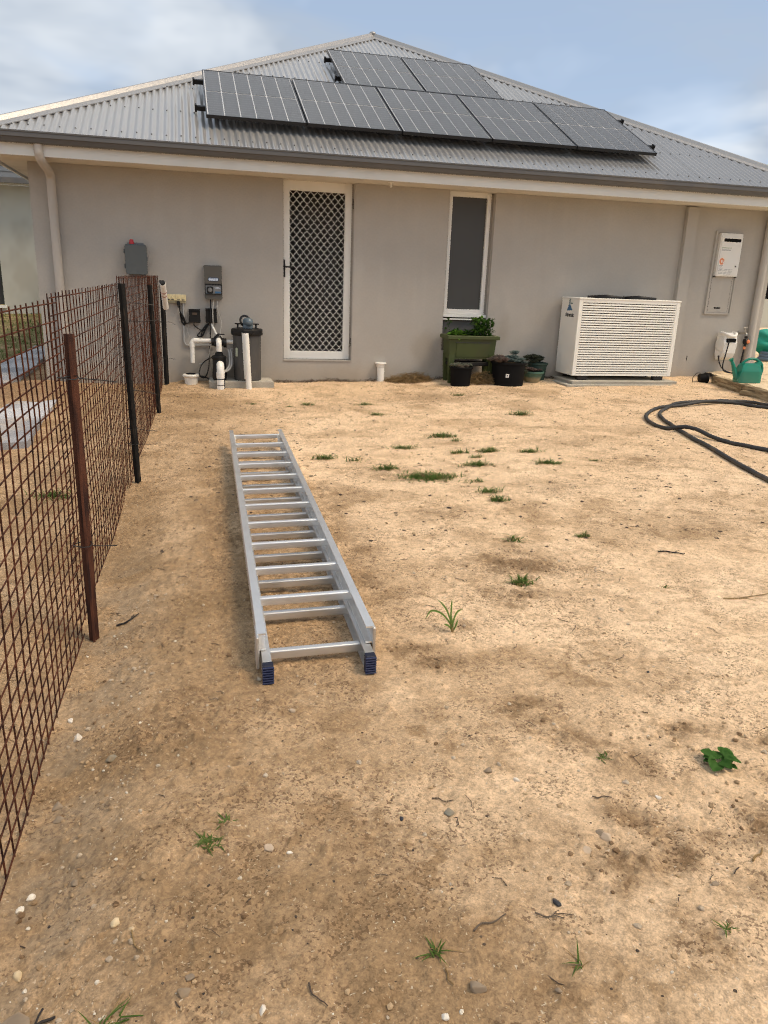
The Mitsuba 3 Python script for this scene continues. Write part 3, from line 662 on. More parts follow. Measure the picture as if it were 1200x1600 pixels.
# white tube strapped to the fence end
TB = thing('document_tube', 'white plastic tube with red marking strapped to the end of the mesh fence', 'tube')
t0, t1 = V([-.298, -1.00, 1.165]), V([-.285, -.74, .905]); dd = t1-t0
put('barrel', tube([t0, t1], .031, 16), 'm_white', TB, smooth=40)
put('cap', tube([t0-dd*.06, t0], .026, 16), 'm_black', TB, smooth=40)
put('red_band', [tube([t0+dd*.32, t0+dd*.345], .0318, 16), tube([t0+dd*.46, t0+dd*.485], .0318, 16), tube([t0+dd*.35, t0+dd*.455], .0315, 3)], 'm_ink_red', TB)
put('strap', [tube([t0+dd*.66+V([-.035, -.005, -.01]), t0+dd*.66+V([0, -.036, 0]), t0+dd*.66+V([.035, -.005, .012])], .004, 5)], 'm_black', TB)

# ------------------------------------------------------------------ ladder
LD = thing('extension_ladder', 'aluminium extension ladder with blue feet lying flat on the sand', 'ladder')
la = math.atan2(.0204, 1.0)
def lx(u, y): return .3735+.0204*(y+7.42)+u     # u across, centred
def lz(x, y): return TILT*(x-2.4)+.012+.006*math.sin(y*1.7)
def ch(u0, u1, ya, yb, h0, h1, open_side, m=None):
    """C-channel stile from ya to yb"""
    ys = np.linspace(ya, yb, 8); w = u1-u0; tk = .004
    if open_side > 0: sec = [(u0, h0), (u1, h0), (u1, h0+.006), (u0+tk, h0+.006), (u0+tk, h1-.006), (u1, h1-.006), (u1, h1), (u0, h1)]
    else: sec = [(u0, h0), (u1, h0), (u1, h1), (u0, h1), (u0, h1-.006), (u1-tk, h1-.006), (u1-tk, h0+.006), (u0, h0+.006)]
    mm = trimesh.creation.extrude_polygon(Polygon(sec), 1.0, engine='earcut'); mm = mm.slice_plane([0, 0, -1], [0, 0, 1]); v = mm.vertices.copy()
    y = ya+(yb-ya)*v[:, 2]
    x = lx(v[:, 0], y); z = TILT*(x-2.4)+.010+v[:, 1]
    return trimesh.Trimesh(np.stack([x, y, z], -1), mm.faces, process=False)
HB, SW = .064, .030
bo, fo = .190, .2035
put('stile', ch(-bo, -bo+SW, -7.42, -3.98, 0, HB, 1), 'm_alu_dull', LD)
put('stile', ch(bo-SW, bo, -7.42, -3.98, 0, HB, -1), 'm_alu_dull', LD)
put('stile', ch(-fo, -fo+SW, -7.335, -3.745, HB+.003, 2*HB+.003, 1), 'm_alu', LD)
put('stile', ch(fo-SW, fo, -7.350, -3.745, HB+.003, 2*HB+.003, -1), 'm_alu', LD)
def rung(y, hb, half, m):
    sec = rrect(-.014, .014, hb, hb+.034, .006, 3)
    g = trimesh.creation.extrude_polygon(sec, 2*half, engine='earcut'); v = g.vertices.copy()
    yy = y+v[:, 0]; x = lx(v[:, 2]-half, yy); z = TILT*(x-2.4)+.010+v[:, 1]
    put('rung', trimesh.Trimesh(np.stack([x, yy, z], -1), g.faces[:, ::-1], process=False), m, LD, smooth=35)
for k in range(11): rung(-7.305+.3135*k, .018, bo-.005, 'm_alu_dull')
for k in range(11): rung(-7.000+.3120*k, HB+.022, fo-.005, 'm_alu')
for s in (-1, 1):
    F_ = []
    x0 = s*bo-(.032 if s > 0 else 0); 
    for q in range(7): F_.append((x0-.001+.0, q))
    y = -7.425
    base = bx(x0-.002, x0+.034, -.022, .010, 0, HB+.004, .003)
    ribs = [bx(x0-.003, x0+.035, -.0275, -.020, .0035+q*.0092, .0087+q*.0092, .001) for q in range(7)]
    g = trimesh.util.concatenate([base]+ribs); v = g.vertices.copy(); yy = y+v[:, 1]; x = lx(v[:, 0], yy)
    nb_ = len(base.vertices); FT = put('foot', trimesh.Trimesh(np.stack([x, yy, TILT*(x-2.4)+.008+v[:, 2]], -1)[:nb_], base.faces, process=False), 'm_blue_shade', LD, label='ribbed blue plastic foot')
    for q in range(7):
        rm = ribs[q]; v = rm.vertices; yy = y+v[:, 1]; x = lx(v[:, 0], yy)
        put('rib', trimesh.Trimesh(np.stack([x, yy, TILT*(x-2.4)+.008+v[:, 2]], -1), rm.faces, process=False), 'm_blue', FT)
    # guide brackets and the fly's cut end
    xx = s*(fo+.004)
    g = bx(min(xx, xx-s*.010), max(xx, xx-s*.010), -.10, 0, .010, 2*HB, .002); v = g.vertices.copy(); yy = -7.26+v[:, 1]; x = lx(v[:, 0], yy)
    put('guide_bracket', trimesh.Trimesh(np.stack([x, yy, TILT*(x-2.4)+.010+v[:, 2]], -1), g.faces, process=False), 'm_alu_dull', LD)
    g = bx(s*.168-.008, s*.168+.008, -.012, .012, .03, 2*HB-.005, .002); v = g.vertices.copy(); yy = -3.905+v[:, 1]; x = lx(v[:, 0], yy)
    put('rung_hook', trimesh.Trimesh(np.stack([x, yy, TILT*(x-2.4)+.010+v[:, 2]], -1), g.faces, process=False), 'm_white_powder', LD)

# ------------------------------------------------------------------ things on the wall, left
AB = thing('alarm_box', 'grey weatherproof box with red lamp on top, on the wall above the fence', 'control box')
put('body', extr(rrect(-.728, -.490, 1.245, 1.575, .025), .085, 'xz', -.125), 'm_grey_box', AB, smooth=40)
put('lid', extr(rrect(-.722, -.488, 1.248, 1.562, .022), .045, 'xz', -.172), 'm_grey_box', AB, smooth=40)
put('latch', [bx(-.738, -.724, -.165, -.135, z, z+.05, .004) for z in (1.31, 1.47)]+[bx(-.490, -.479, -.165, -.135, 1.40, 1.44, .004)], 'm_grey_box', AB)
put('back_plate', bx(-.70, -.52, -.040, -.001, 1.215, 1.595, .004), 'm_grey_panel', AB)
put('lamp', lathe([(0, 1.565), (.026, 1.565), (.028, 1.585), (.022, 1.622), (.012, 1.628), (0, 1.629)], (-.650, -.085, 0)), 'm_red', AB, smooth=40, label='red warning lamp')
PO = thing('power_outlet', 'cream double power outlet on the wall beside the white tube', 'power outlet')
put('back_box', bx(-.300, -.072, -.045, -.001, .935, 1.030, .004), 'm_cream_side', PO)
put('plate', [bx(-.302, -.188, -.062, -.046, .962, 1.034, .004), bx(-.186, -.070, -.062, -.046, .960, 1.034, .004)], 'm_cream', PO)
for x in (-.28, -.235, -.165, -.115): put('switch', bx(x, x+.020, -.069, -.0615, .985, 1.012, .003), 'm_cream', PO)
for x in (-.288, -.243, -.172, -.122): put('socket', bx(x, x+.034, -.0632, -.0615, .968, .978, .0006), 'm_ink', PO)
put('plug', [bx(-.178, -.142, -.085, -.030, .905, .958, .008), bx(-.170, -.148, -.070, -.045, .885, .899, .003)], 'm_black', PO)
CN = thing('grey_conduit', 'thin grey conduit running down the wall from the power outlet', 'conduit')
put('run', tube(spline([(-0.105, -0.020, 0.961), (-0.107, -0.020, 0.738), (-0.112, -0.020, 0.527), (-0.103, -0.020, 0.466), (-0.067, -0.020, 0.440), (0.070, -0.020, 0.442), (0.253, -0.030, 0.446)], 8), .011, 10), 'm_conduit', CN, smooth=50)
CC = thing('pool_chlorinator', 'taupe controller box with dial panel on the wall left of the door', 'controller')
put('body', extr(rrect(.152, .354, .990, 1.372, .018), .100, 'xz', -.101), 'm_taupe_box', CC, smooth=40)
put('cover', extr(rrect(.150, .352, 1.170, 1.368, .016), .022, 'xz', -.124), 'm_taupe_box', CC, smooth=40)
put('top_cap', extr(rrect(.147, .357, 1.345, 1.378, .010), .112, 'xz', -.116), 'm_taupe_box', CC, smooth=40)
put('badge', [extr(rrect(.200, .308, 1.205, 1.235, .014), .004, 'xz', -.128)], 'm_badge', CC, label='pale blue oval badge')
put('badge_mark', [extr(rrect(.192, .316, 1.200, 1.240, .019).difference(rrect(.200, .308, 1.205, 1.235, .014)), .003, 'xz', -.127), bx(.215, .293, -.1295, -.1275, 1.224, 1.229)], 'm_badge_dark', CC)
put('control_panel', extr(rrect(.160, .346, 1.055, 1.155, .006), .010, 'xz', -.112), 'm_grey_panel', CC)
put('panel_rim', extr(rrect(.154, .352, 1.047, 1.164, .008).difference(rrect(.162, .344, 1.057, 1.153, .005)), .016, 'xz', -.118), 'm_black', CC)
put('dial', [extr(rrect(.176, .248, 1.060, 1.138, .014), .010, 'xz', -.122)], 'm_black', CC, smooth=40)
put('dial_knob', lathe([(0, .018), (.020, .018), (.026, .010), (.027, 0), (0, 0)], (.212, -.122, 1.098), axis=[0, -1, 0]), 'm_grey_panel', CC, smooth=40)
put('display', bx(.270, .335, -.1145, -.111, 1.062, 1.082, .001), 'm_logo_blue', CC)
put('print', [bx(.268, .335, -.1135, -.111, 1.112, 1.116), bx(.268, .322, -.1135, -.111, 1.125, 1.129)], 'm_badge', CC)
def adaptor(x0, x1, z0, z1, label, win):
    t = thing('transformer_box', label, 'transformer')
    put('body', extr(rrect(x0, x1, z0, z1, .012), .07, 'xz', -.072), 'm_black_soft', t, smooth=40)
    put('hood', hull([(x0-.003, -.001, z1+.004), (x1+.003, -.001, z1+.004), (x0, -.084, z1-.012), (x1, -.084, z1-.012), (x0, -.001, z1-.02), (x1, -.001, z1-.02)]), 'm_black_soft', t)
    put('skirt', hull([(x0-.004, -.001, z0+.05), (x1+.004, -.001, z0+.05), (x0-.004, -.088, z0+.012), (x1+.004, -.088, z0+.012), (x0-.002, -.086, z0), (x1+.002, -.086, z0), (x0, -.001, z0), (x1, -.001, z0)]), 'm_black_soft', t)
    if win: put('sticker', extr(rrect(x0+.035, x1-.035, z1-.062, z1-.035, .010), .003, 'xz', -.0755), 'm_twig', t)
adaptor(-.042, .087, .712, .865, 'left black transformer box with a brown sticker, below the power outlet', True)
adaptor(.155, .284, .716, .878, 'right black transformer box, directly below the controller', False)
def cable(name, pts, r, m, label, n=8): return put(name, tube(spline(pts, n), r, 6), m, smooth=60, label=label, cat='cable')
cable('power_cable', [(-0.144, -0.060, 0.903), (-0.147, -0.030, 0.857), (-0.134, -0.030, 0.798), (-0.104, -0.040, 0.724), (-0.109, -0.030, 0.686), (-0.133, -0.030, 0.738), (-0.145, -0.040, 0.813), (-0.119, -0.050, 0.799), (-0.089, -0.040, 0.717), (-0.102, -0.030, 0.679), (-0.130, -0.030, 0.716), (-0.136, -0.030, 0.768), (-0.086, -0.020, 0.705), (-0.041, -0.020, 0.706)], .0075, 'm_black', 'black cable bundled in a coil hanging from the power outlet plug')
cable('power_cable', [(0.011, -0.050, 0.698), (0.018, -0.030, 0.674), (0.069, -0.030, 0.637), (0.122, -0.030, 0.619), (0.185, -0.030, 0.693), (0.154, -0.040, 0.685), (0.122, -0.040, 0.647), (0.075, -0.030, 0.592), (0.048, -0.030, 0.561), (0.074, -0.030, 0.546), (0.112, -0.040, 0.578), (0.153, -0.040, 0.655), (0.176, -0.050, 0.686), (0.144, -0.050, 0.625), (0.112, -0.040, 0.563), (0.089, -0.030, 0.554), (0.122, -0.050, 0.640), (0.192, -0.050, 0.709)], .007, 'm_black', 'black cable tied in loops between the two transformer boxes')
cable('power_cable', [(0.216, -0.060, 0.994), (0.211, -0.095, 0.869), (0.203, -0.095, 0.719), (0.198, -0.030, 0.518), (0.181, -0.030, 0.348), (0.173, -0.050, 0.211), (0.149, -0.120, 0.117), (0.108, -0.200, 0.073), (0.063, -0.220, 0.090), (0.054, -0.200, 0.149), (0.091, -0.150, 0.229), (0.162, -0.150, 0.291), (0.235, -0.300, 0.333)], .0075, 'm_black', 'black cable running from the controller down the wall and looping to the pump')
cable('white_cable', [(0.250, -0.070, 0.988), (0.237, -0.100, 0.863), (0.237, -0.100, 0.713), (0.246, -0.060, 0.597), (0.224, -0.050, 0.505), (0.190, -0.050, 0.397), (0.172, -0.060, 0.312), (0.123, -0.080, 0.244), (0.054, -0.060, 0.222)], .005, 'm_white_cable', 'white cable hanging from the controller past the right transformer box')
cable('white_cable', [(0.294, -0.070, 0.974), (0.296, -0.050, 0.869), (0.331, -0.030, 0.756), (0.332, -0.040, 0.674), (0.319, -0.050, 0.605), (0.338, -0.100, 0.541), (0.369, -0.250, 0.508)], .005, 'm_white_cable', 'white cable curving from the controller to the valve')
cable('white_cable', [(-0.076, -0.020, 0.776), (-0.057, -0.020, 0.679), (-0.067, -0.020, 0.611), (-0.047, -0.020, 0.543)], .004, 'm_white_cable', 'thin white lead hanging loose beside the grey conduit')

# ------------------------------------------------------------------ pool plumbing
PS = 'concrete'
pad = bx(.165, .93, -.42, -.02, -.08, .058, .012); pad = pad.subdivide_to_size(.06)
pvx = pad.vertices.copy(); pvx += .012*(meshkit.noise(pvx*9, 3)[:, None]-.5); pad = trimesh.Trimesh(pvx, pad.faces, process=False)
put('concrete_pad', pad, 'm_conc', label='rough concrete pad under the pump and grey filter tank', cat='concrete pad')
TK = thing('filter_tank', 'dark grey pool filter tank with black lid and clamp knobs', 'filter tank')
tx, ty_ = .628, -.235
put('tank_body', lathe([(0, .058), (.158, .058), (.163, .068), (.163, .150), (.165, .156), (.163, .162), (.163, .172), (.165, .178), (.163, .184), (.164, .205), (.166, .211), (.164, .217), (.166, .45), (.168, .60), (0, .60)], (tx, ty_, 0), 40), 'm_tank', TK, smooth=25)
put('lid', lathe([(0, .672), (.12, .676), (.176, .668), (.188, .655), (.190, .610), (.184, .592), (.166, .588), (0, .588)], (tx, ty_, 0), 40), 'm_black', TK, smooth=30)
for s in (-1, 1):
    kx = tx+s*.108
    put('clamp_knob', [cyl((kx, ty_-.02, .655), (kx, ty_-.02, .715), .011, 10), bx(kx-.036, kx+.036, ty_-.036, ty_-.004, .715, .730, .005)], 'm_black', TK)
put('sight_dome', lathe([(0, .105), (.030, .100), (.048, .08), (.052, .04), (.052, 0), (0, 0)], (tx-.005, ty_-.045, .745), axis=[.35, -.85, .05], sides=24), 'm_dome', TK, smooth=40, label='blue-grey rounded valve head')
put('dome_ring', lathe([(.050, .012), (.072, .014), (.074, 0), (.050, 0)], (tx-.022, ty_-.02, .755), axis=[.35, -.85, .25], sides=24), 'm_black', TK, smooth=30)
put('valve_neck', lathe([(0, .74), (.055, .735), (.062, .70), (.058, .672), (0, .67)], (tx+.01, ty_-.05, 0), 24), 'm_dome', TK, smooth=30)
put('valve_base', bx(tx-.060, tx+.060, ty_-.26, ty_-.06, .615, .668, .012), 'm_black', TK)
put('sticker', extr(rrect(-.018, .018, .345, .445, .010), .003, 'xz', 0.0).apply_transform(trimesh.transformations.rotation_matrix(-.9, [0, 0, 1])).apply_translation([tx-.166*math.sin(.9)-.003, ty_-.166*math.cos(.9)-.003, 0]), 'm_label', TK)
BP = thing('backwash_pipe', 'white PVC pipe standing in front of the filter tank', 'pipe')
put('run', cyl((.600, -.475, .63), (.628, -.505, -.10), .034, 20), 'm_pvc', BP, smooth=40)
put('branch', cyl((.578, -.440, .63), (.600, -.430, .09), .024, 16), 'm_pvc', BP, smooth=40)
PM = thing('pool_pump', 'black pool pump with multiport valve and white pipe fittings', 'pump')
put('strainer', lathe([(0, .30), (.075, .30), (.080, .285), (.078, .20), (.086, .15), (.086, .10), (.078, .062), (0, .06)], (.292, -.29, 0), 28), 'm_black', PM, smooth=30)
put('lid', lathe([(0, .352), (.07, .35), (.086, .338), (.088, .318), (.080, .300), (0, .300)], (.288, -.29, 0), 28), 'm_black', PM, smooth=30)
put('motor', tube([(.292, -.20, .16), (.292, -.06, .16)], .075, 24), 'm_black', PM, smooth=40)
put('union', lathe([(0, .405), (.030, .405), (.034, .385), (.048, .38), (.050, .352), (0, .352)], (.292, -.30, 0), 20), 'm_black', PM, smooth=30)
put('valve_body', [lathe([(0, .575), (.035, .572), (.048, .555), (.062, .53), (.064, .47), (.05, .45), (0, .45)], (.285, -.20, 0), 24), tube([(.205, -.2, .502), (.375, -.2, .502)], .045, 20), tube([(.35, -.2, .49), (.385, -.2, .49)], .055, 20), bx(.275, .365, -.215, -.185, .585, .598, .004), bx(.262, .300, -.22, -.18, .57, .59, .004)], 'm_black', PM, smooth=30)
put('front_elbow', tube(spline([(.290, -.22, .52), (.290, -.28, .520), (.290, -.325, .505), (.291, -.335, .47), (.291, -.335, .40)], 6), .033, 18), 'm_pvc', PM, smooth=40)
put('return_pipe', tube(spline([(.230, -.16, .508), (.05, -.14, .508), (.01, -.14, .508), (-.012, -.14, .500), (-.020, -.14, .478), (-.020, -.14, .44), (-.018, -.14, .245)], 8), .0265, 16), 'm_pvc', PM, smooth=40)
put('pipe_collar', [cyl((.06, -.14, .508), (-.002, -.14, .508), .031, 18), cyl((-.020, -.14, .485), (-.020, -.14, .43), .031, 18)], 'm_pvc', PM, smooth=40)
put('side_pipe', [cyl((.375, -.2, .505), (.50, -.2, .505), .024, 16), blob((.503, -.2, .508), .036, 5, 2, .05)], 'm_pvc', PM, smooth=40)
put('suction_pipe', [tube(spline([(.300, -.30, .24), (.298, -.40, .252), (.297, -.455, .240), (.296, -.480, .205), (.296, -.485, .15), (.292, -.490, -.10)], 7), .044, 22), cyl((.2955, -.485, .175), (.2955, -.486, .105), .049, 22)], 'm_pvc', PM, smooth=40)
put('strap', [cyl((.2945, -.487, .088), (.2945, -.487, .096), .0462, 22), cyl((.294, -.488, .020), (.294, -.488, .028), .0462, 22), cyl((.338, -.500, .16), (.338, -.500, -.05), .007, 8)], 'm_black', PM)
for o in (0, .026):
    put('flexible_tube', tube(spline([(.402+o, -.23, .415), (.410+o, -.24, .38), (.414+o, -.27, .31), (.405+o, -.32, .235), (.365+o, -.37, .185), (.335, -.40, .165)], 7), .0115, 10), 'm_conduit', PM, smooth=50)
put('sensor_lead', tube(spline([(.60, -.47, .655), (.55, -.30, .62), (.50, -.22, .53), (.495, -.21, .45), (.44, -.22, .42), (.40, -.22, .46)], 8), .006, 8), 'm_conduit', PM, smooth=50)
put('feed_tube', cyl((.215, -.06, .70), (.275, -.16, .58), .011, 10), 'm_pvc', PM, smooth=50)
RG = thing('pit_ring', 'round white plastic ring lid with black hose inside, on the ground by the fence end', 'lid')
put('ring', lathe([(.060, .070), (.094, .070), (.102, .060), (.100, .045), (.082, .030), (.075, -.06), (.060, -.06)], (-.045, -.17, .040), 30), 'm_pvc', RG, smooth=30)
put('inner_hose', [tube([(-.045+.062*math.cos(a), -.17+.062*math.sin(a), .102+.010*math.sin(a)) for a in np.linspace(0, 6.3, 24)], .009, 8), lathe([(0, .052), (.06, .052), (.06, .045), (0, .045)], (-.045, -.17, .040))], 'm_black', RG, smooth=40)
put('hose_tail', tube(spline([(.01, -.14, .085), (.10, -.16, .080), (.17, -.20, .05), (.20, -.24, -.005), (.16, -.27, -.03)], 8), .009, 8), 'm_black', RG, smooth=40)
VP = thing('vent_pipe', 'short cream capped pipe rising from the sand between door and window', 'pipe')
put('run', cyl((2.352, -.055, -.1), (2.348, -.055, .235), .047, 24), 'm_pvc', VP, smooth=40)
put('cap', lathe([(0, .262), (.070, .262), (.074, .256), (.074, .246), (.056, .236), (.052, .205), (.047, .200), (0, .2)], (2.347, -.055, 0), 28), 'm_pvc', VP, smooth=30)

# ------------------------------------------------------------------ heat pump
HP = thing('heat_pump', 'cream louvred pool heat pump on a concrete slab against the wall', 'heat pump')
hx0, hx1, hy0, hy1, hz0, hz1 = 4.822, 6.296, -.55, -.06, .168, 1.152
put('cabinet', [bx(hx0, hx0+.055, hy0, hy1, hz0, hz1-.012, .004), bx(hx1-.055, hx1, hy0, hy1, hz0, hz1-.012, .004), bx(hx0+.055, hx1-.055, hy0+.001, hy1, hz1-.052, hz1-.012), bx(hx0+.055, hx1-.055, hy0+.001, hy1, hz0, hz0+.026), bx(hx0+.05, hx1-.05, hy1-.02, hy1-.001, hz0, hz1-.02)], 'm_beige', HP)
put('top', bx(hx0-.006, hx1+.006, hy0-.008, hy1+.004, hz1-.0115, hz1+.006, .004), 'm_beige', HP)
put('inner_void', bx(hx0+.056, hx1-.056, hy0+.060, hy0+.065, hz0+.027, hz1-.053), 'm_dark_in', HP)
nsl = 29; zz0, zz1 = hz0+.028, hz1-.056
for i in range(nsl):
    z = zz0+(zz1-zz0)*(i+.5)/nsl; hh = (zz1-zz0)/nsl
    put('louvre', hull([(x, y, zq) for x in (hx0+.0555, hx1-.0555) for y, zq in ((hy0+.003, z-hh*.38), (hy0-.001, z-hh*.32), (hy0+.001, z+hh*.22), (hy0+.006, z+hh*.29), (hy0+.018, z+hh*.30), (hy0+.012, z-hh*.10))]), 'm_beige', HP)
for cx in (5.33, 5.80):
    a = np.linspace(0, 2*math.pi, 40)
    g_ = [tube(np.stack([cx+r_*np.cos(a), -.30+r_*.98*np.sin(a), np.full(40, hz1+.028+.02*(1-r_/.235))], -1), .006, 6, cap=False) for r_ in (.235, .19, .145, .10, .05)]
    g_ += [tube([(cx-.235, -.30, hz1+.026), (cx, -.30, hz1+.046), (cx+.235, -.30, hz1+.026)], .007, 6), tube([(cx, -.53, hz1+.026), (cx, -.30, hz1+.046), (cx, -.07, hz1+.026)], .007, 6)]
    g_ += [lathe([(.225, hz1+.005), (.240, hz1+.005), (.240, hz1+.030), (.225, hz1+.030)], (cx, -.30, 0), 40)]
    put('fan_guard', g_, 'm_black', HP, label='black fan guard on top')
for x in (hx0+.17, hx1-.17):
    put('foot', [bx(x-.07, x+.07, hy0+.02, hy0+.09, .112, hz0-.001, .004), bx(x-.07, x+.07, hy1-.10, hy1-.03, .112, hz0-.001, .004)], 'm_twig_dark', HP)
def side(mesh, x, y, z):
    """flat mesh in its xy plane -> on the left (-x) face of the cabinet, reading from front-left"""
    v = mesh.vertices; w = np.stack([x-v[:, 2], y-v[:, 0], z+v[:, 1]], -1)
    return trimesh.Trimesh(w, mesh.faces[:, ::1], process=False)
lg = [side(trimesh.creation.extrude_polygon(Polygon(p), .003, engine='earcut'), hx0-.0005, -.225, .985) for p in ([(0, 0), (.15, .01), (.075, .085), (.05, .08)], )]
put('logo', lg, 'm_logo_blue', HP, label='blue triangular emblem')
put('logo_peak', [side(trimesh.creation.extrude_polygon(Polygon(p), .004, engine='earcut'), hx0-.0005, -.225, .985) for p in ([(.040, .088), (.085, .092), (.072, .160), (.062, .165)], [(.095, .088), (.150, .088), (.146, .104), (.097, .104)])], 'm_logo_grey', HP)
put('lettering', side(meshkit.text_mesh('Atmosic', .046, .003, bold=True), hx0-.0005, -.195, .912), 'm_ink', HP, label='dark maker lettering')
sl = bx(4.79, 6.36, -.632, -.02, .0, .108, .008); put('concrete_pad', sl, 'm_conc', label='grey concrete slab under the louvred heat pump', cat='concrete pad')
ap = bx(4.70, 6.46, -.70, -.03, -.04, .066, .006).subdivide_to_size(.1)
apv = ap.vertices.copy(); apv[:, :2] += .03*(np.stack([meshkit.noise(apv*7, 1), meshkit.noise(apv*7, 2)], -1)-.5); put('concrete_pad', trimesh.Trimesh(apv, ap.faces, process=False), 'm_conc', label='thin rough concrete apron around the heat pump slab', cat='concrete pad')

# ------------------------------------------------------------------ water heater, reel, tap, can
WH_ = thing('water_heater', 'recessed white gas water heater in a taupe wall box at the right', 'water heater')
bxr = sbox(7.058, .985, 7.482, 2.098)
put('recess_frame', extr(bxr.difference(sbox(7.078, 1.005, 7.464, 2.078)), .034, 'xz', -.032), 'm_wall', WH_)
put('lower_cover', bx(7.079, 7.463, -.018, .0, 1.006, 1.497, .003), 'm_wall', WH_)
put('lower_slot', bx(7.205, 7.305, -.0215, -.016, 1.062, 1.082), 'm_dark_in', WH_)
put('cover_rim', [bx(7.100, 7.104, -.0195, -.016, 1.02, 1.49), bx(7.428, 7.431, -.0195, -.016, 1.02, 1.49)], 'm_ink', WH_)
put('upper_cover', bx(7.079, 7.463, -.014, .0, 1.4975, 2.077), 'm_wall', WH_)
put('case', extr(rrect(7.112, 7.458, 1.503, 2.070, .010), .050, 'xz', -.066), 'm_white', WH_, smooth=40)
put('front_panel', extr(rrect(7.128, 7.454, 1.520, 2.052, .012), .010, 'xz', -.077), 'm_white', WH_, smooth=40)
put('exhaust_slot', extr(rrect(7.160, 7.430, 1.958, 2.002, .016), .004, 'xz', -.080), 'm_dark_in', WH_)
put('exhaust_lip', extr(rrect(7.152, 7.438, 2.000, 2.012, .005), .016, 'xz', -.092), 'm_white_powder', WH_)
put('rating_print', [bx(7.145, 7.300, -.0785, -.0765, 1.872, 1.884)], 'm_label', WH_)
put('rating_print', [bx(7.145, 7.290, -.0785, -.0765, 1.842, 1.856)], 'm_conduit', WH_)
put('maker_roundel', [extr(Polygon([(7.172+.038*math.cos(a), 1.700+.045*math.sin(a)) for a in np.linspace(.25, 5.6, 24)]+[(7.172+.016*math.cos(a), 1.700+.020*math.sin(a)) for a in np.linspace(5.6, .25, 16)]), .002, 'xz', -.0785), bx(7.172, 7.212, -.0785, -.0765, 1.690, 1.700)], 'm_orange', WH_, label='small orange round emblem')
rs = np.random.RandomState(9)
put('small_print', [bx(7.140+i*.011, 7.148+i*.011, -.0785, -.0765, z, z+.010) for i in range(6) for z in (1.640, 1.622) if rs.rand() < .85]+[bx(7.140, 7.200, -.0785, -.0765, 1.608, 1.613)], 'm_conduit', WH_)
for c in range(3):
    for r_ in range(4): put('vent_slot', bx(7.140+c*.078, 7.202+c*.078, -.0795, -.0765, 1.592-r_*.020-.0, 1.599-r_*.020), 'm_conduit', WH_)
put('lock', lathe([(0, .006), (.011, .006), (.011, 0), (0, 0)], (7.405, -.077, 1.640), axis=[0, -1, 0]), 'm_ink', WH_)
put('bracket', [bx(7.105, 7.122, -.064, -.02, 1.488, 1.503), bx(7.448, 7.462, -.064, -.02, 1.488, 1.503)], 'm_ink', WH_)
HR = thing('hose_reel', 'white retractable hose reel on the wall beside the tap', 'hose reel')
def loft(secs):
    return hull([p for s in secs for p in s])
rx, rw = 7.425, .118
put('casing', extr(Polygon([(-.17, .40), (-.20, .46), (-.215, .60), (-.19, .70), (-.13, .735), (-.05, .73), (-.04, .44), (-.08, .36)]).buffer(.012).buffer(-.006), 2*rw-.03, 'yz', rx-rw+.015), 'm_white', HR, smooth=30)
for s in (-1, 1):
    put('side_cover', lathe([(0, .012), (.07, .011), (.095, .006), (.10, 0), (0, 0)], (rx+s*(rw-.016), -.125, .575), axis=[s, 0, 0], sides=32).apply_transform(np.diag([1, 1, 1, 1])), 'm_white', HR, smooth=30)
put('carry_handle', tube(spline([(rx-.095, -.10, .735), (rx-.090, -.19, .728), (rx-.03, -.235, .700), (rx+.03, -.235, .700), (rx+.090, -.19, .728), (rx+.095, -.10, .735)], 8), .022, 12), 'm_white', HR, smooth=50)
put('hose_slot', bx(rx-.075, rx+.075, -.232, -.195, .612, .662, .006), 'm_dark_in', HR)
put('hose', [tube(spline([(rx-.055, -.225, .65), (rx-.055, -.245, .60), (rx-.07, -.24, .45), (rx-.09, -.24, .30), (rx-.07, -.26, .215), (rx+.0, -.33, .192), (rx+.08, -.42, .190), (rx+.14, -.55, .190)], 8), .0085, 8), tube(spline([(rx-.11, -.14, .42), (rx-.115, -.18, .34), (rx-.08, -.22, .25), (rx-.01, -.28, .20), (rx+.05, -.36, .192), (rx+.12, -.40, .192)], 8), .0085, 8)], 'm_black', HR, smooth=50)
put('bracket', bx(rx-.04, rx+.04, -.05, -.001, .42, .66), 'm_grey_panel', HR)
TP_ = thing('garden_tap', 'brass garden tap with orange and black hose timer on the wall', 'tap')
tx_, tz_ = 7.735, .735
put('tap_body', [tube(spline([(tx_-.035, -.002, tz_), (tx_-.03, -.04, tz_), (tx_-.005, -.085, tz_+.005), (tx_+.005, -.115, tz_-.005), (tx_+.008, -.120, tz_-.035)], 6), .015, 12), lathe([(0, .004), (.028, .004), (.028, 0), (0, 0)], (tx_-.035, -.005, tz_), axis=[0, -1, 0]), cyl((tx_-.005, -.08, tz_), (tx_-.002, -.085, tz_+.07), .010, 10)], 'm_chrome', TP_, smooth=40)
put('tap_handle', bx(tx_-.040, tx_+.036, -.095, -.075, tz_+.070, tz_+.083, .004), 'm_chrome', TP_)
put('timer', [tube([(tx_+.008, -.12, tz_-.04), (tx_+.008, -.12, tz_-.07)], .024, 14), tube([(tx_-.01, -.12, tz_-.115), (tx_+.045, -.12, tz_-.115)], .040, 18), tube([(tx_+.010, -.12, tz_-.155), (tx_+.008, -.12, tz_-.185)], .020, 14)], 'm_black', TP_, smooth=40)
put('timer_dial', [lathe([(0, .022), (.018, .020), (.026, .008), (.028, 0), (0, 0)], (tx_+.020, -.158, tz_-.112), axis=[.3, -1, 0]), tube([(tx_+.006, -.12, tz_-.186), (tx_+.004, -.12, tz_-.225)], .017, 14)], 'm_orange', TP_, smooth=40)
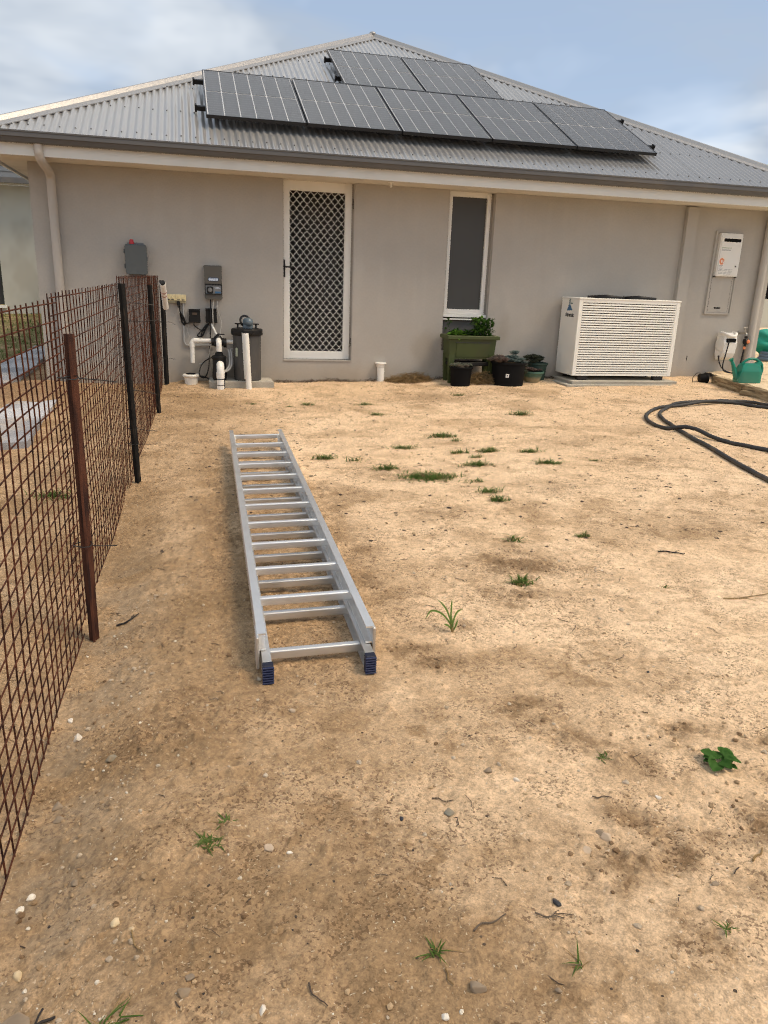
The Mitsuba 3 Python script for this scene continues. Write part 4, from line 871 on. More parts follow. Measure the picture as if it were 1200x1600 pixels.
put('hose', tube(spline([(tx_+.004, -.12, tz_-.22), (tx_, -.12, tz_-.30), (tx_-.01, -.12, tz_-.42), (tx_-.03, -.14, .20)], 6), .012, 10), 'm_black', TP_, smooth=50)
WC = thing('watering_can', 'teal green plastic watering can standing on the raised sand', 'watering can')
c0 = V([6.985, -1.20, .176]); wa = -.42
def wc(mesh):
    mesh = mesh.copy(); mesh.apply_transform(trimesh.transformations.rotation_matrix(wa*.0-.10, [0, 0, 1])); mesh.apply_translation(c0); return mesh
body2 = Polygon([(-.150, 0), (.150, 0), (.160, .02), (.152, .15), (.135, .20), (.095, .245), (-.085, .245), (-.118, .215), (-.138, .15), (-.158, .02)]).buffer(.012).buffer(-.012)
bd = trimesh.creation.extrude_polygon(body2, .17, engine='earcut'); bd = bd.subdivide_to_size(.03)
v = bd.vertices.copy(); v = np.stack([v[:, 0], v[:, 2]-.085, v[:, 1]], -1)
v[:, 1] *= 1-.25*np.clip((np.abs(v[:, 0])-.09)/.07, 0, 1)**2; v[:, 1] *= 1-.45*np.clip((v[:, 2]-.15)/.1, 0, 1)
bd = trimesh.Trimesh(v, bd.faces, process=False)
put('body', wc(bd), 'm_teal', WC, smooth=30)
put('spout', wc(tube(spline([(-.125, 0, .045), (-.165, 0, .085), (-.215, 0, .20), (-.255, 0, .275)], 6), np.linspace(.042, .017, 19), 14)), 'm_teal', WC, smooth=40)
put('rose', wc(lathe([(0, .012), (.030, .012), (.028, 0), (.014, -.02), (0, -.02)], (-.258, 0, .281), axis=[-.55, 0, .83])), 'm_teal', WC, smooth=30)
put('top_handle', wc(tube(spline([(-.10, 0, .232), (-.07, 0, .268), (0, 0, .300), (.075, 0, .300), (.135, 0, .268), (.150, 0, .235)], 8), .0155, 12)), 'm_teal', WC, smooth=50)
put('side_handle', wc(tube(spline([(.130, 0, .275), (.170, 0, .245), (.193, 0, .185), (.190, 0, .11), (.170, 0, .06), (.148, 0, .04)], 8), .0150, 12)), 'm_teal', WC, smooth=50)
put('rear_neck', wc(hull([(.06, -.045, .235), (.06, .045, .235), (.14, -.02, .285), (.14, .02, .285), (.16, -.02, .23), (.16, .02, .23), (.12, -.04, .15), (.12, .04, .15)])), 'm_teal', WC)
BK = thing('black_pot', 'black plastic pot lying on its side at the end of the timber sleeper', 'pot')
bp = trimesh.creation.revolve(V([(0, .0), (.060, 0), (.068, .09), (.074, .09), (.074, .115), (.066, .115), (.054, .01), (0, .01)]), sections=24); rot(bp, 1.45, [.25, 1, 0], [0, 0, 0]); bp.apply_translation([6.84, -.43, .125])
put('shell', bp, 'm_pot', BK, smooth=30)
put('handle', tube(spline([(6.83, -.47, .17), (6.79, -.50, .21), (6.74, -.49, .20), (6.72, -.46, .14), (6.73, -.45, .07)], 6), .005, 6), 'm_wire', BK)
# bundles beyond the corner
TBd = thing('folded_pool_cover', 'teal green folded cover tied with a dark blue strap beyond the right corner', 'cover')
rsx = [blob((9.62+.22*i, 1.60+.05*j, .44+.09*j), .26, 200+i*3+j, 3, .22, .75) for i in range(4) for j in range(2)]
put('fabric', rsx, 'm_teal_cloth', TBd, smooth=True)
put('strap', [tube(spline([(9.50, 1.33, .30), (9.53, 1.30, .45), (9.56, 1.34, .60), (9.60, 1.45, .70)], 5), .035, 8), tube(spline([(9.85, 1.30, .30), (9.86, 1.27, .45), (9.88, 1.33, .62)], 5), .030, 8)], 'm_navy', TBd, smooth=50)
HRl = thing('rolled_hose', 'blue-grey rolled flat hose lying in front of the teal cover', 'hose')
put('roll', [tube([(9.75+.40*math.cos(a)*(1-.06*k), 1.42+.22*math.sin(a), .235+.045*k) for a in np.linspace(0, 6.28, 30)], .032, 10) for k in range(3)], 'm_blue_grey', HRl, smooth=50)

# ------------------------------------------------------------------ planter and pots
PB = thing('planter_box', 'olive green raised plastic planter box on legs below the window', 'planter')
px0, px1, py0, py1 = 3.175, 3.815, -.335, -.06
zt = .605
put('box', [hull([(px0+.018*k, py0+.018*k, z) for k, z in ((0, zt), (1, .345))]+[(px1-.018*k, py0+.018*k, z) for k, z in ((0, zt), (1, .345))]+[(px0+.018*k, py1, z) for k, z in ((0, zt), (1, .345))]+[(px1-.018*k, py1, z) for k, z in ((0, zt), (1, .345))])], 'm_green_plastic', PB)
put('rim', [bx(px0-.035, px1+.035, py0-.035, py0+.012, zt-.012, zt+.035, .006), bx(px0-.035, px1+.035, py1-.012, py1+.030, zt-.012, zt+.035, .006), bx(px0-.035, px0+.012, py0+.012, py1-.012, zt-.011, zt+.034), bx(px1-.012, px1+.035, py0+.012, py1-.012, zt-.011, zt+.034)], 'm_green_plastic', PB)
put('front_panel', [hull([(x, y, z) for x in (px0+.10, px1-.09) for (y, z) in ((py0-.006, .545), (py0+.01, .545), (py0+.010, .372), (py0+.03, .372))])], 'm_green_plastic', PB)
put('painted_gap_shadow', [bx(px0+.085, px1-.075, py0-.0035, py0+.004, .548, .556)], 'm_ink', PB)  # thin dark strip drawn in as the shadow above the front panel
put('soil', bx(px0+.012, px1-.012, py0+.012, py1-.012, zt, zt+.018), 'm_soil', PB)
for x in (px0+.005, px1-.085):
    for y in (py0+.006, py1-.075):
        put('leg', hull([(x, y, .40), (x+.08, y, .40), (x, y+.06, .40), (x+.08, y+.06, .40), (x+.018, y+.008, -.02), (x+.058, y+.008, -.02), (x+.018, y+.05, -.02), (x+.058, y+.05, -.02)]), 'm_green_plastic', PB)
put('shelf', bx(px0+.03, px1-.03, py0+.03, py1-.01, .255, .30, .006), 'm_black', PB)
def leaf_mesh(c, d, L, w, nrm=(0, 0, 1), curl=.25, fold=.15):
    d = V(d, dtype=float); d /= np.linalg.norm(d); s = np.cross(d, nrm); s /= np.linalg.norm(s)+1e-9; n_ = np.cross(s, d)
    t = V([0, .25, .55, .85, 1.0]); ww = V([.12, .8, 1.0, .55, .04])*w/2
    c = V(c); v = []
    for a, b in zip(t, ww):
        m_ = c+d*L*a-n_*curl*L*a*a; v += [m_-s*b+n_*b*fold*2, m_, m_+s*b+n_*b*fold*2]
    f = []
    for i in range(4):
        for j in range(2):
            q = i*3+j; f += [(q, q+1, q+4), (q, q+4, q+3)]
    return trimesh.Trimesh(v, f, process=False)
def bush(c, r, n, L, seed, up=.5):
    rs = np.random.RandomState(seed); out = []
    for i in range(n):
        a = rs.rand()*6.28; e = rs.rand()**.7
        p = V(c)+V([math.cos(a)*r[0]*e, math.sin(a)*r[1]*e, r[2]*rs.rand()])
        d = V([math.cos(a)+.6*rs.randn(), math.sin(a)+.6*rs.randn(), up+.7*rs.randn()])
        out.append(leaf_mesh(p, d, L*(.6+.8*rs.rand()), L*(.45+.3*rs.rand()), (rs.randn()*.4, rs.randn()*.4, 1)))
    return out
HB_ = thing('herb_plant', 'tall bushy green herb at the right end of the planter box', 'plant')
put('leaves', bush((3.66, -.20, zt+.03), (.13, .09, .20), 260, .055, 1), 'm_herb', HB_)
put('leaves', bush((3.60, -.22, zt+.02), (.10, .08, .24), 90, .05, 12), 'm_lettuce', HB_)
put('stem', [tube(spline([(3.66+.08*math.cos(i), -.20+.05*math.sin(i), zt), (3.66+.11*math.cos(i), -.20+.07*math.sin(i), zt+.12), (3.66+.13*math.cos(i*1.3), -.20+.08*math.sin(i), zt+.26)], 4), .003, 5) for i in range(9)], 'm_herb', HB_)
put('plant_tag', bx(3.635, 3.665, -.16, -.157, zt+.04, zt+.245, .001), 'm_white', HB_, label='white plant tag')
LT = thing('lettuce', 'low bright green lettuce at the left of the planter box', 'plant')
put('leaves', bush((3.30, -.25, zt+.01), (.085, .06, .06), 70, .07, 2), 'm_lettuce', LT)
LH = thing('leafy_seedlings', 'low dark green seedlings in the middle and back of the planter box', 'plant')
put('leaves', bush((3.42, -.18, zt+.01), (.20, .09, .07), 170, .05, 3), 'm_herb', LH)
put('shoot', bush((3.20, -.14, zt+.02), (.02, .02, .22), 30, .035, 4), 'm_herb', LH)
def pot(name, x, y, r0, r1, z0, h, m, label, cat='pot', rim=.012):
    t = thing(name, label, cat)
    put('shell', lathe([(0, 0), (r0, 0), (r0+.004, .006), (r1-.004, h-.028), (r1+rim*.3, h-.026), (r1+rim, h-.020), (r1+rim, h-.003), (r1+rim*.6, h), (r1-.004, h), (r1-.010, h-.03), (0, h-.03)], (x, y, z0), 36), m, t, smooth=28)
    put('soil', lathe([(0, h-.018), (r1-.008, h-.022), (r1-.008, h-.032), (0, h-.032)], (x, y, z0), 24), 'm_soil', t)
    return t
def rosette(c, r, n, m_seed, tilt=.5):
    rs = np.random.RandomState(m_seed); out = []
    for i in range(n):
        a = i*2.4+rs.rand()*.3; e = .25+.75*i/n; el = (1-e)*1.25+.18+tilt*.2*rs.rand()
        d = V([math.cos(a)*math.cos(el), math.sin(a)*math.cos(el), math.sin(el)])
        L = r*(.45+.65*e)
        sp = trimesh.creation.icosphere(subdivisions=1); vv = sp.vertices*V([L*.5, L*.24, L*.11]); vv[:, 0] += L*.5
        vv[:, 1] *= .55+.75*np.clip(vv[:, 0]/L, 0, 1)*(1.2-.5*np.clip(vv[:, 0]/L, 0, 1))
        s = np.cross([0, 0, 1], d); s /= np.linalg.norm(s); u = np.cross(d, s)
        out.append(trimesh.Trimesh(vv@V([d, s, u])+V(c), sp.faces, process=False))
    return out
sp_ = pot('plant_pot', 3.305, -.47, .118, .142, .012, .255, 'm_pot', 'small black plastic pot of grey succulents in front of the planter box')
SU = thing('succulent', 'pale grey-green spiky succulents filling the small black pot', 'succulent')
rs = np.random.RandomState(5); q = []
for i in range(22):
    a = rs.rand()*6.28; e = math.sqrt(rs.rand())*.135
    q += rosette((3.305+math.cos(a)*e, -.47+math.sin(a)*e*.9, .245+.03*rs.rand()), .045+.02*rs.rand(), 12, 30+i, 1.0)
q += rosette((3.17, -.52, .275), .05, 12, 77)+rosette((3.215, -.55, .27), .045, 12, 78)
put('leaves', q, 'm_succ_a', SU, smooth=True)
bp_ = pot('plant_pot', 3.955, -.46, .200, .218, .012, .318, 'm_pot', 'large black plastic pot with a white sticker, right of the planter box', rim=.014)
stk = extr(sbox(-.021, .150, .021, .196), .003, 'xz', 0); stk.apply_translation([0, -.2150, 0]); rot(stk, -.42, [0, 0, 1], [0, 0, 0]); stk.apply_translation([3.955, -.46, .0]); put('sticker', stk, 'm_white', bp_, label='white square sticker')
stk = extr(union_all([sbox(-.008, .165, -.002, .182), sbox(.001, .165, .008, .182)]), .002, 'xz', 0); stk.apply_translation([0, -.2168, 0]); rot(stk, -.42, [0, 0, 1], [0, 0, 0]); stk.apply_translation([3.955, -.46, 0]); put('sticker_print', stk, 'm_ink', bp_)
put('saucer', lathe([(0, 0), (.225, 0), (.235, .030), (.228, .030), (.220, .008), (0, .008)], (3.96, -.46, .004), 32), 'm_pot', bp_, smooth=30)
SU = thing('succulent', 'brown-purple rosettes spilling over the left side of the large black pot', 'succulent'); q = []
for i in range(13):
    x, y, z = 3.80+.16*(rs.rand()-.55), -.48+.24*(rs.rand()-.5), .325+.05*rs.rand()
    q += rosette((x, y, z), .065+.025*rs.rand(), 16, 130+i)
put('leaves', q, 'm_succ_c', SU, smooth=True)
SU = thing('succulent', 'blue-grey rosette succulents standing at the right side of the large black pot', 'succulent'); q = []
for i, (x, y, z, r) in enumerate(((4.02, -.44, .36, .10), (4.06, -.40, .42, .085), (3.97, -.50, .335, .075), (4.10, -.50, .34, .085), (4.13, -.42, .335, .07), (3.93, -.38, .36, .07), (4.04, -.55, .33, .06), (4.16, -.5, .31, .06))):
    q += rosette((x, y, z), r, 18, 150+i)
put('leaves', q, 'm_succ_b', SU, smooth=True)
SU = thing('succulent', 'dark trailing succulent hanging between the large black pot and the green bowl', 'succulent'); q = []
for i in range(12): q += rosette((4.20+.03*rs.randn(), -.42+.05*rs.randn(), .10+.2*rs.rand()), .045, 10, 170+i)
put('leaves', q, 'm_succ_d', SU, smooth=True)
GB = pot('plant_pot', 4.375, -.30, .085, .142, .040, .155, 'm_bowl', 'green and tan bowl pot beside the large black pot', rim=.010)
SU = thing('succulent', 'reddish low succulent filling the green and tan bowl', 'succulent'); q = []
for i in range(14):
    a = rs.rand()*6.28; e = math.sqrt(rs.rand())*.12
    q += rosette((4.36+math.cos(a)*e, -.30+math.sin(a)*e, .19+.03*rs.rand()), .055, 13, 190+i)
put('leaves', q, 'm_succ_c', SU, smooth=True)
GP = pot('plant_pot', 4.52, -.13, .095, .130, .045, .245, 'm_pot_green', 'tall dark green pot behind the green and tan bowl', rim=.010)
SU = thing('succulent', 'dark green bushy succulent in the tall dark green pot', 'succulent'); q = []
for i in range(26):
    a = rs.rand()*6.28; e = math.sqrt(rs.rand())*.15
    q += rosette((4.44+math.cos(a)*e, -.15+math.sin(a)*e*.6, .29+.10*rs.rand()*(1-e*4*.5)), .055, 13, 220+i)
put('leaves', q, 'm_succ_d', SU, smooth=True)
def straw(c, r, h, n, seed, L=.16):
    rs = np.random.RandomState(seed); out = []
    for i in range(n):
        a = rs.rand()*6.28; e = math.sqrt(rs.rand()); z = h*(1-e*e)*rs.rand()
        p = V([c[0]+math.cos(a)*e*r[0], c[1]+math.sin(a)*e*r[1], 0]); p[2] = zg(p[0], p[1])+z+.004
        b = rs.rand()*6.28; d = V([math.cos(b), math.sin(b), .35*rs.randn()])*L*(.5+.7*rs.rand())
        k = V([rs.randn(), rs.randn(), rs.rand()])*.025
        out.append(tube([p-d/2, p+k, p+d/2], .0016+.0012*rs.rand(), 3, cap=False))
    return out
put('straw_pile', straw((2.72, -.13), (.30, .12), .12, 420, 5), 'm_straw', label='small heap of dry brown straw against the wall left of the planter', cat='straw', kind='stuff')
put('straw_pile', straw((3.66, -.36), (.24, .16), .15, 420, 6), 'm_straw', label='heap of dry brown straw under the planter between two black pots', cat='straw', kind='stuff')
put('wall_litter', [m for (x0, n, sd) in ((1.2, 60, 1), (1.7, 70, 2), (2.2, 50, 3), (3.0, 50, 4), (4.7, 50, 7), (5.3, 40, 8)) for m in straw((x0, -.05), (.35, .06), .02, n, 40+sd, .09)], 'm_twig', label='dry leaf litter along the foot of the wall', cat='leaf litter', kind='stuff')

# ------------------------------------------------------------------ black poly pipe
HS = [(3.603, -6.447, 0.000), (3.861, -5.379, 0.000), (3.979, -4.894, 0.000), (4.159, -4.343, 0.000), (4.268, -3.899, 0.000), (4.382, -3.550, 0.000), (4.515, -3.163, 0.000), (4.679, -2.812, 0.000), (4.933, -2.494, 0.000), (5.313, -2.203, 0.020), (5.687, -2.146, 0.020), (6.052, -2.227, 0.000), (6.210, -2.558, 0.000), (7.110, -3.308, 0.000), (7.310, -4.158, 0.000), (6.710, -4.458, 0.000), (6.410, -3.758, 0.000), (6.330, -2.414, 0.000), (6.138, -2.117, 0.000), (5.640, -2.211, 0.035), (5.255, -2.288, 0.000), (5.016, -2.331, 0.000), (4.723, -2.577, 0.000), (4.461, -2.903, 0.000), (4.306, -3.244, 0.000), (4.288, -3.507, 0.000), (4.392, -3.722, 0.055), (4.452, -4.119, 0.000), (4.592, -4.501, 0.000), (4.873, -5.266, 0.000)]
hp = spline(HS, 10)
hz_ = hp[:, 2].copy(); hp[:, 2] = hgt(hp[:, 0], hp[:, 1])+.017+hz_*.75
put('poly_pipe', tube(hp, .0185, 12), 'm_rubber', smooth=60, label='thick black poly pipe looped on the sand at the right', cat='pipe')

# ------------------------------------------------------------------ plants in the sand
def tuft(x, y, rx, ry, n, h, seed, w=.004, spread=1.35):
    rs = np.random.RandomState(seed); V_, F_ = [], []
    P = np.stack([x+rx*rs.randn(n)*.55, y+ry*rs.randn(n)*.55], -1); Z = hgt(P[:, 0], P[:, 1])
    for i in range(n):
        a = rs.rand()*6.28; d = V([math.cos(a), math.sin(a), 0]); s = V([-d[1], d[0], 0])
        L = h*(.5+.8*rs.rand()); lean = spread*(.3+1.0*rs.rand()); b = V([P[i, 0], P[i, 1], Z[i]-.004]); k = len(V_)
        for t, ww in ((0, 1), (.4, .9), (.75, .6), (1, .05)):
            c = b+d*L*lean*t*t*.9+V([0, 0, L*(t-.45*lean*t*t)]); V_ += [c-s*w*ww/2, c+s*w*ww/2]
        for j in range(3): F_ += [(k+2*j, k+2*j+1, k+2*j+3), (k+2*j, k+2*j+3, k+2*j+2)]
    return trimesh.Trimesh(V_, F_, process=False)
TUFTS = [
 (1.541, -4.875, .30, .14, 330, .05, 'widest patch of grass in the middle of the yard, spread low over the sand'),
 (2.069, -3.529, .16, .10, 110, .06, 'thick grass tuft in the middle of the yard, nearest the small black pot'),
 (2.130, -3.727, .06, .04, 24, .04, 'tiny grass tuft just below the thick tuft nearest the small black pot'),
 (1.612, -3.936, .16, .06, 70, .05, 'flat grass tuft left of the middle of the yard, third right of the ladder top'),
 (0.912, -4.222, .12, .06, 80, .05, 'grass tuft closest to the upper right side of the ladder'),
 (1.138, -4.317, .10, .05, 22, .06, 'thin spiky grass tuft beside the tuft closest to the ladder'),
 (1.304, -4.600, .12, .06, 90, .05, 'dense grass tuft just left of the widest grass patch'),
 (2.002, -4.178, .12, .05, 50, .05, 'narrow grass tuft above the widest grass patch, left of a pair'),
 (2.254, -4.166, .14, .07, 80, .05, 'grass tuft above the widest grass patch, right of a pair'),
 (2.075, -4.344, .06, .04, 24, .04, 'small sparse grass tuft between the pair above the widest grass patch'),
 (2.005, -4.586, .16, .06, 100, .05, 'long dense grass tuft right of the widest grass patch'),
 (1.819, -5.297, .10, .05, 50, .05, 'upper of two grass tufts below the widest grass patch'),
 (1.798, -5.501, .08, .05, 60, .05, 'lower of two grass tufts below the widest grass patch'),
 (1.815, -5.021, .12, .05, 24, .04, 'sparse creeping grass trailing right from the widest patch'),
 (2.572, -4.607, .15, .05, 90, .05, 'dense grass tuft far right of the middle group'),
 (2.572, -4.233, .13, .06, 60, .05, 'grass tuft up-left of the dense tuft far right of the middle group'),
 (3.243, -2.562, .16, .07, 70, .08, 'spreading spiky grass tuft in front of the large black pot'),
 (1.769, -1.765, .14, .08, 60, .04, 'low grass tuft in front of the cream vent pipe'),
 (1.752, -2.438, .14, .06, 60, .04, 'low grass tuft second in front of the cream vent pipe'),
 (1.146, -1.747, .10, .06, 50, .05, 'grass tuft in the sand in front of the security door'),
 (0.950, -1.852, .05, .04, 20, .03, 'tiny grass tuft left of the tuft in front of the security door'),
 (0.583, -1.650, .05, .04, 20, .03, 'tiny grass tuft beside the standing white pipe'),
 (2.298, -4.125, .06, .04, 24, .04, 'small grass sprout right behind the pair above the widest patch'),
 (2.961, -4.579, .06, .03, 20, .03, 'tiny grass sprout alone on the right of the yard, far from other tufts'),
 (3.020, -1.226, .12, .06, 40, .04, 'thin grass tuft right in front of the small black pot'),
 (1.586, -6.224, .05, .04, 26, .05, 'small dark sprout above the brown patch in the middle of the sand'),
 (2.006, -6.214, .05, .035, 24, .04, 'small green sprout halfway between ladder and right edge'),
 (1.398, -6.772, .06, .045, 60, .045, 'ragged grass tuft in the brown patch right of the ladder'),
 (2.030, -6.935, .025, .02, 14, .035, 'tiny upright sprout near the thin pale twigs on the right'),
 (1.094, -8.031, .03, .025, 18, .035, 'faint grass sprout left of the round leafy weed'),
 (-0.011, -8.154, .028, .035, 70, .035, "feathery grass tuft on the bare sand below the ladder's left foot"),
 (0.029, -8.086, .020, .022, 26, .03, 'sparse seedling strip just above the feathery grass tuft'),
 (0.428, -8.565, .022, .016, 26, .045, 'small grass tuft with dry stalk near the bottom centre'),
 (0.701, -8.653, .012, .010, 7, .055, 'three-bladed grass sprout near the bottom right'),
 (1.049, -8.648, .015, .012, 14, .03, 'withered grass sprout at the right near the bottom corner'),
 (-0.201, -8.572, .03, .02, 22, .075, 'grass clump cut off by the bottom edge of the photo at the left'),
 (-0.847, -5.002, .16, .10, 80, .06, 'grass patch behind the mesh fence')
]
for i, (x, y, rx, ry, n, h, lab) in enumerate(TUFTS):
    nr = y > -6.8
    if not nr: h *= .62
    k_ = put('grass_tuft', tuft(x, y, rx*.62, ry*.62, int(n*(1.25 if y > -6.8 else .8)), h, 500+i, w=.0065 if y > -6.8 else .0045), 'm_grass', label=lab, cat='grass tuft', group='grass tufts in the sand')
    put('dry_blades', tuft(x, y, rx*.7, ry*.7, max(4, int(n*.30)), h*.9, 700+i, w=.005 if nr else .003, spread=1.9), 'm_straw', k_)
FL = thing('strappy_weed', 'strappy green weed with a white base right of the ladder foot', 'weed')
fxx, fyy = (0.937, -7.169); fz = zg(fxx, fyy)
def strap(pts, w):
    p = spline(pts, 6); n = len(p); t = np.gradient(p, axis=0); s = np.cross(t, [0.2, -.9, .5]); s /= np.linalg.norm(s, axis=1, keepdims=True)
    k = np.linspace(0, 1, n); ww = w*np.minimum(1, (1-k)*4+.08)[:, None]
    v = np.stack([p-s*ww/2, p+V([0, 0, -1])*ww*.15, p+s*ww/2], 1).reshape(-1, 3); f = []
    for i in range(n-1):
        for j in range(2): q = i*3+j; f += [(q, q+1, q+4), (q, q+4, q+3)]
    return trimesh.Trimesh(v, f, process=False)
o = V([fxx, fyy, fz])
bl = [[(0, 0, 0), (-.012, 0, .035), (-.045, .01, .075), (-.085, .02, .085), (-.115, .0, .060)], [(0, 0, 0), (-.010, .01, .05), (-.025, .03, .09), (-.05, .06, .115)], [(0, 0, 0), (-.006, .01, .05), (0, .03, .09), (.008, .05, .115)], [(0, 0, 0), (.0, .0, .04), (.020, .02, .07), (.048, .03, .080)], [(0, 0, 0), (-.02, -.01, .03), (-.045, -.02, .045)], [(0, 0, 0), (.012, .0, .025), (.022, .01, .045)], [(0, 0, 0), (-.008, -.01, .045), (-.012, 0, .075)]]
for b in bl: put('blade', strap([o+V(p) for p in b], .0075), 'm_flax', FL)
put('base', tube([o+V([0, -.004, -.01]), o+V([-.006, 0, .035])], V([.006, .004]), 8), 'm_straw', FL)
LW = thing('broadleaf_weed', 'round leafy green weed on the sand near the right edge', 'weed')
wx_, wy_ = (1.416, -8.130); wz_ = zg(wx_, wy_); rs = np.random.RandomState(4)
for i in range(17):
    a = i*2.4+.5*rs.rand(); e = .004+.020*rs.rand(); L = .026+.014*rs.rand()
    put('leaf', leaf_mesh((wx_+e*math.cos(a)*1.2, wy_+e*math.sin(a)*.8, wz_+.008+.018*rs.rand()), (math.cos(a), math.sin(a), .15+.5*rs.rand()), L, L*(.85+.35*rs.rand()), (.3*rs.randn(), .3*rs.randn(), 1), .35, .10), 'm_leaf', LW)
# lawn patch beyond the fence
rs = np.random.RandomState(8); n = 2600
lxp = -2.15-rs.rand(n)**.7*3.2; lyp = 2.3+rs.rand(n)**1.1*7.4
msk = meshkit.fbm(np.stack([lxp, lyp, 0*lxp], -1)*1.3, 3, 61) > .46
lxp, lyp = lxp[msk], lyp[msk]; lz_ = hgt(lxp, lyp); n = len(lxp)
a = rs.rand(n)*6.28; d = np.stack([np.cos(a), np.sin(a), 0*a], -1); s = np.stack([-d[:, 1], d[:, 0], 0*a], -1); hh = (.025+.045*rs.rand(n))[:, None]
b = np.stack([lxp, lyp, lz_], -1); w = .007
v = np.stack([b-s*w, b+s*w, b+d*hh*.4+V([0, 0, 1])*hh*.7-s*w*.6, b+d*hh*.4+V([0, 0, 1])*hh*.7+s*w*.6, b+d*hh*.9+V([0, 0, 1])*hh], 1).reshape(-1, 3)
i5 = np.arange(n)[:, None]*5
f = np.vstack([i5+V([[0, 1, 3]]), i5+V([[0, 3, 2]]), i5+V([[2, 3, 4]])])
put('lawn_grass', trimesh.Trimesh(v, f, process=False), 'm_grass', label='rough patchy grass in front of the neighbouring house', cat='grass', kind='stuff')

# ------------------------------------------------------------------ stones, clods, chips, twigs
def scatter(n, seed, size, weight, mats_, flat=.7, sub=0, sink=.35, region=((-.5, 1.9), (-9.1, -6.5)), pw=1.0):
    rs = np.random.RandomState(seed); base = [trimesh.creation.icosphere(subdivisions=sub) for _ in range(1)][0]
    shapes = []
    for k in range(10):
        vv = base.vertices*(1+.5*(rs.rand(len(base.vertices))-.5))[:, None]*V([1, .6+.5*rs.rand(), flat*(.7+.5*rs.rand())]); shapes.append(vv)
    (xa, xb), (ya, yb) = region
    X = xa+(xb-xa)*rs.rand(n*4); Y = ya+(yb-ya)*rs.rand(n*4)**pw
    keep = rs.rand(n*4) < weight(X, Y); X, Y = X[keep][:n], Y[keep][:n]; Z = hgt(X, Y); m = len(X)
    S = size[0]+(size[1]-size[0])*rs.rand(m)**4.5
    A_ = rs.rand(m)*6.28; ca, sa = np.cos(A_), np.sin(A_); kk = rs.randint(0, 10, m)
    sv = V(shapes)[kk]*S[:, None, None]
    x = sv[..., 0]*ca[:, None]-sv[..., 1]*sa[:, None]; y = sv[..., 0]*sa[:, None]+sv[..., 1]*ca[:, None]
    v = np.stack([x+X[:, None], y+Y[:, None], sv[..., 2]+(Z+S*(flat-sink)*.6)[:, None]], -1)
    nb = len(base.vertices); f = (base.faces[None]+(np.arange(m)*nb)[:, None, None]).reshape(-1, 3)
    return trimesh.Trimesh(v.reshape(-1, 3), f, process=False)
def w_clod(x, y): return np.clip(.16+.9*disturbed(x, y)+.25*sm(.6, -.4, x)+.5*np.exp(-((x+.28)/.15)**2), 0, 1)*(.35+meshkit.fbm(np.stack([x, y, 0*x], -1)*2.2, 3, 71))
def w_any(x, y): return .6*(meshkit.fbm(np.stack([x, y, 0*x], -1)*1.7, 3, 72)+.1)
def w_fence(x, y): return np.clip(.10+1.0*np.exp(-((x+.27)/.13)**2)+.7*np.exp(-((x-.12)/.07)**2-((y+7.55)/.05)**2)+.7*np.exp(-((x-.43)/.05)**2-((y+8.62)/.07)**2), 0, 1)*(.3+meshkit.fbm(np.stack([x, y, 0*x], -1)*5, 2, 73))
def spk(name, c1, c2):
    mat(name, mikit.proc(lambda p, n, uv: mix(c1, c2, mikit.cell_rand(p.x*60, p.y*60)*.8+.2*noise(p.x*300, p.y*300, p.z*300))), .95, spec=.15)
spk('m_clod', (.24, .158, .088), (.46, .335, .205))
spk('m_pebble', (.33, .25, .17), (.50, .43, .33))
spk('m_dark_chip', (.035, .030, .028), (.13, .095, .065))
mat('m_lime', speck((.62, .57, .47), .15, 60), .9, spec=.2)
put('soil_clods', scatter(6500, 1, (.0012, .0075), w_clod, None), 'm_clod', label='crumbs and clods of damp soil', cat='soil', kind='stuff')
spk('m_damp', (.12, .074, .040), (.27, .175, .098))
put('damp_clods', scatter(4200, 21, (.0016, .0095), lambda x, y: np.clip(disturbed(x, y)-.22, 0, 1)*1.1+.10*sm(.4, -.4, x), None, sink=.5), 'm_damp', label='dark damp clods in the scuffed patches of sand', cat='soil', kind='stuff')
put('soil_crumbs', scatter(4200, 2, (.003, .013), lambda x, y: .35*w_clod(x, y)+.18*w_any(x, y), None, region=((-.4, 6.4), (-6.6, -.4)), pw=.8), 'm_clod', label='scattered soil crumbs across the far yard', cat='soil', kind='stuff')
put('dark_chips', scatter(2300, 3, (.0010, .0048), w_any, None, flat=.35, sink=.1, region=((-.4, 2.6), (-9.1, -5.5))), 'm_dark_chip', label='dark specks of bark and leaf on the near sand', cat='debris', kind='stuff')
put('dark_debris', scatter(3800, 4, (.003, .015), w_any, None, flat=.3, sink=.1, region=((-.3, 6.6), (-6.4, -.3))), 'm_dark_chip', label='dark specks of bark and leaf on the far sand', cat='debris', kind='stuff')
put('pebbles', scatter(1000, 5, (.0018, .010), lambda x, y: .5*w_fence(x, y)+.10*w_any(x, y), None, sub=1), 'm_pebble', smooth=False, label='small grey and tan pebbles', cat='pebbles', kind='stuff')
put('lime_chips', scatter(900, 6, (.0012, .0065), lambda x, y: w_fence(x, y)**1.6*1.0+.012*w_any(x, y), None), 'm_lime', label='white chips of limestone rubble along the fence', cat='rubble', kind='stuff')
rs = np.random.RandomState(15); dbr = []
for i in range(520):
    x, y = -.45+2.6*rs.rand(), -9.0+7.5*rs.rand()**.8
    if i > 330: x = -.3+6.5*rs.rand(); y = -5.5+5*rs.rand()
    L = .012+.05*rs.rand()**2; b = rs.rand()*6.28; z = zg(x, y)+.003
    d = V([math.cos(b), math.sin(b), 0])*L/2; p = V([x, y, z]); dbr.append(tube([p-d, p+V([0, 0, .002])+.15*L*rs.randn(3)*V([1, 1, 0]), p+d], .0008+.0009*rs.rand(), 3, cap=False))
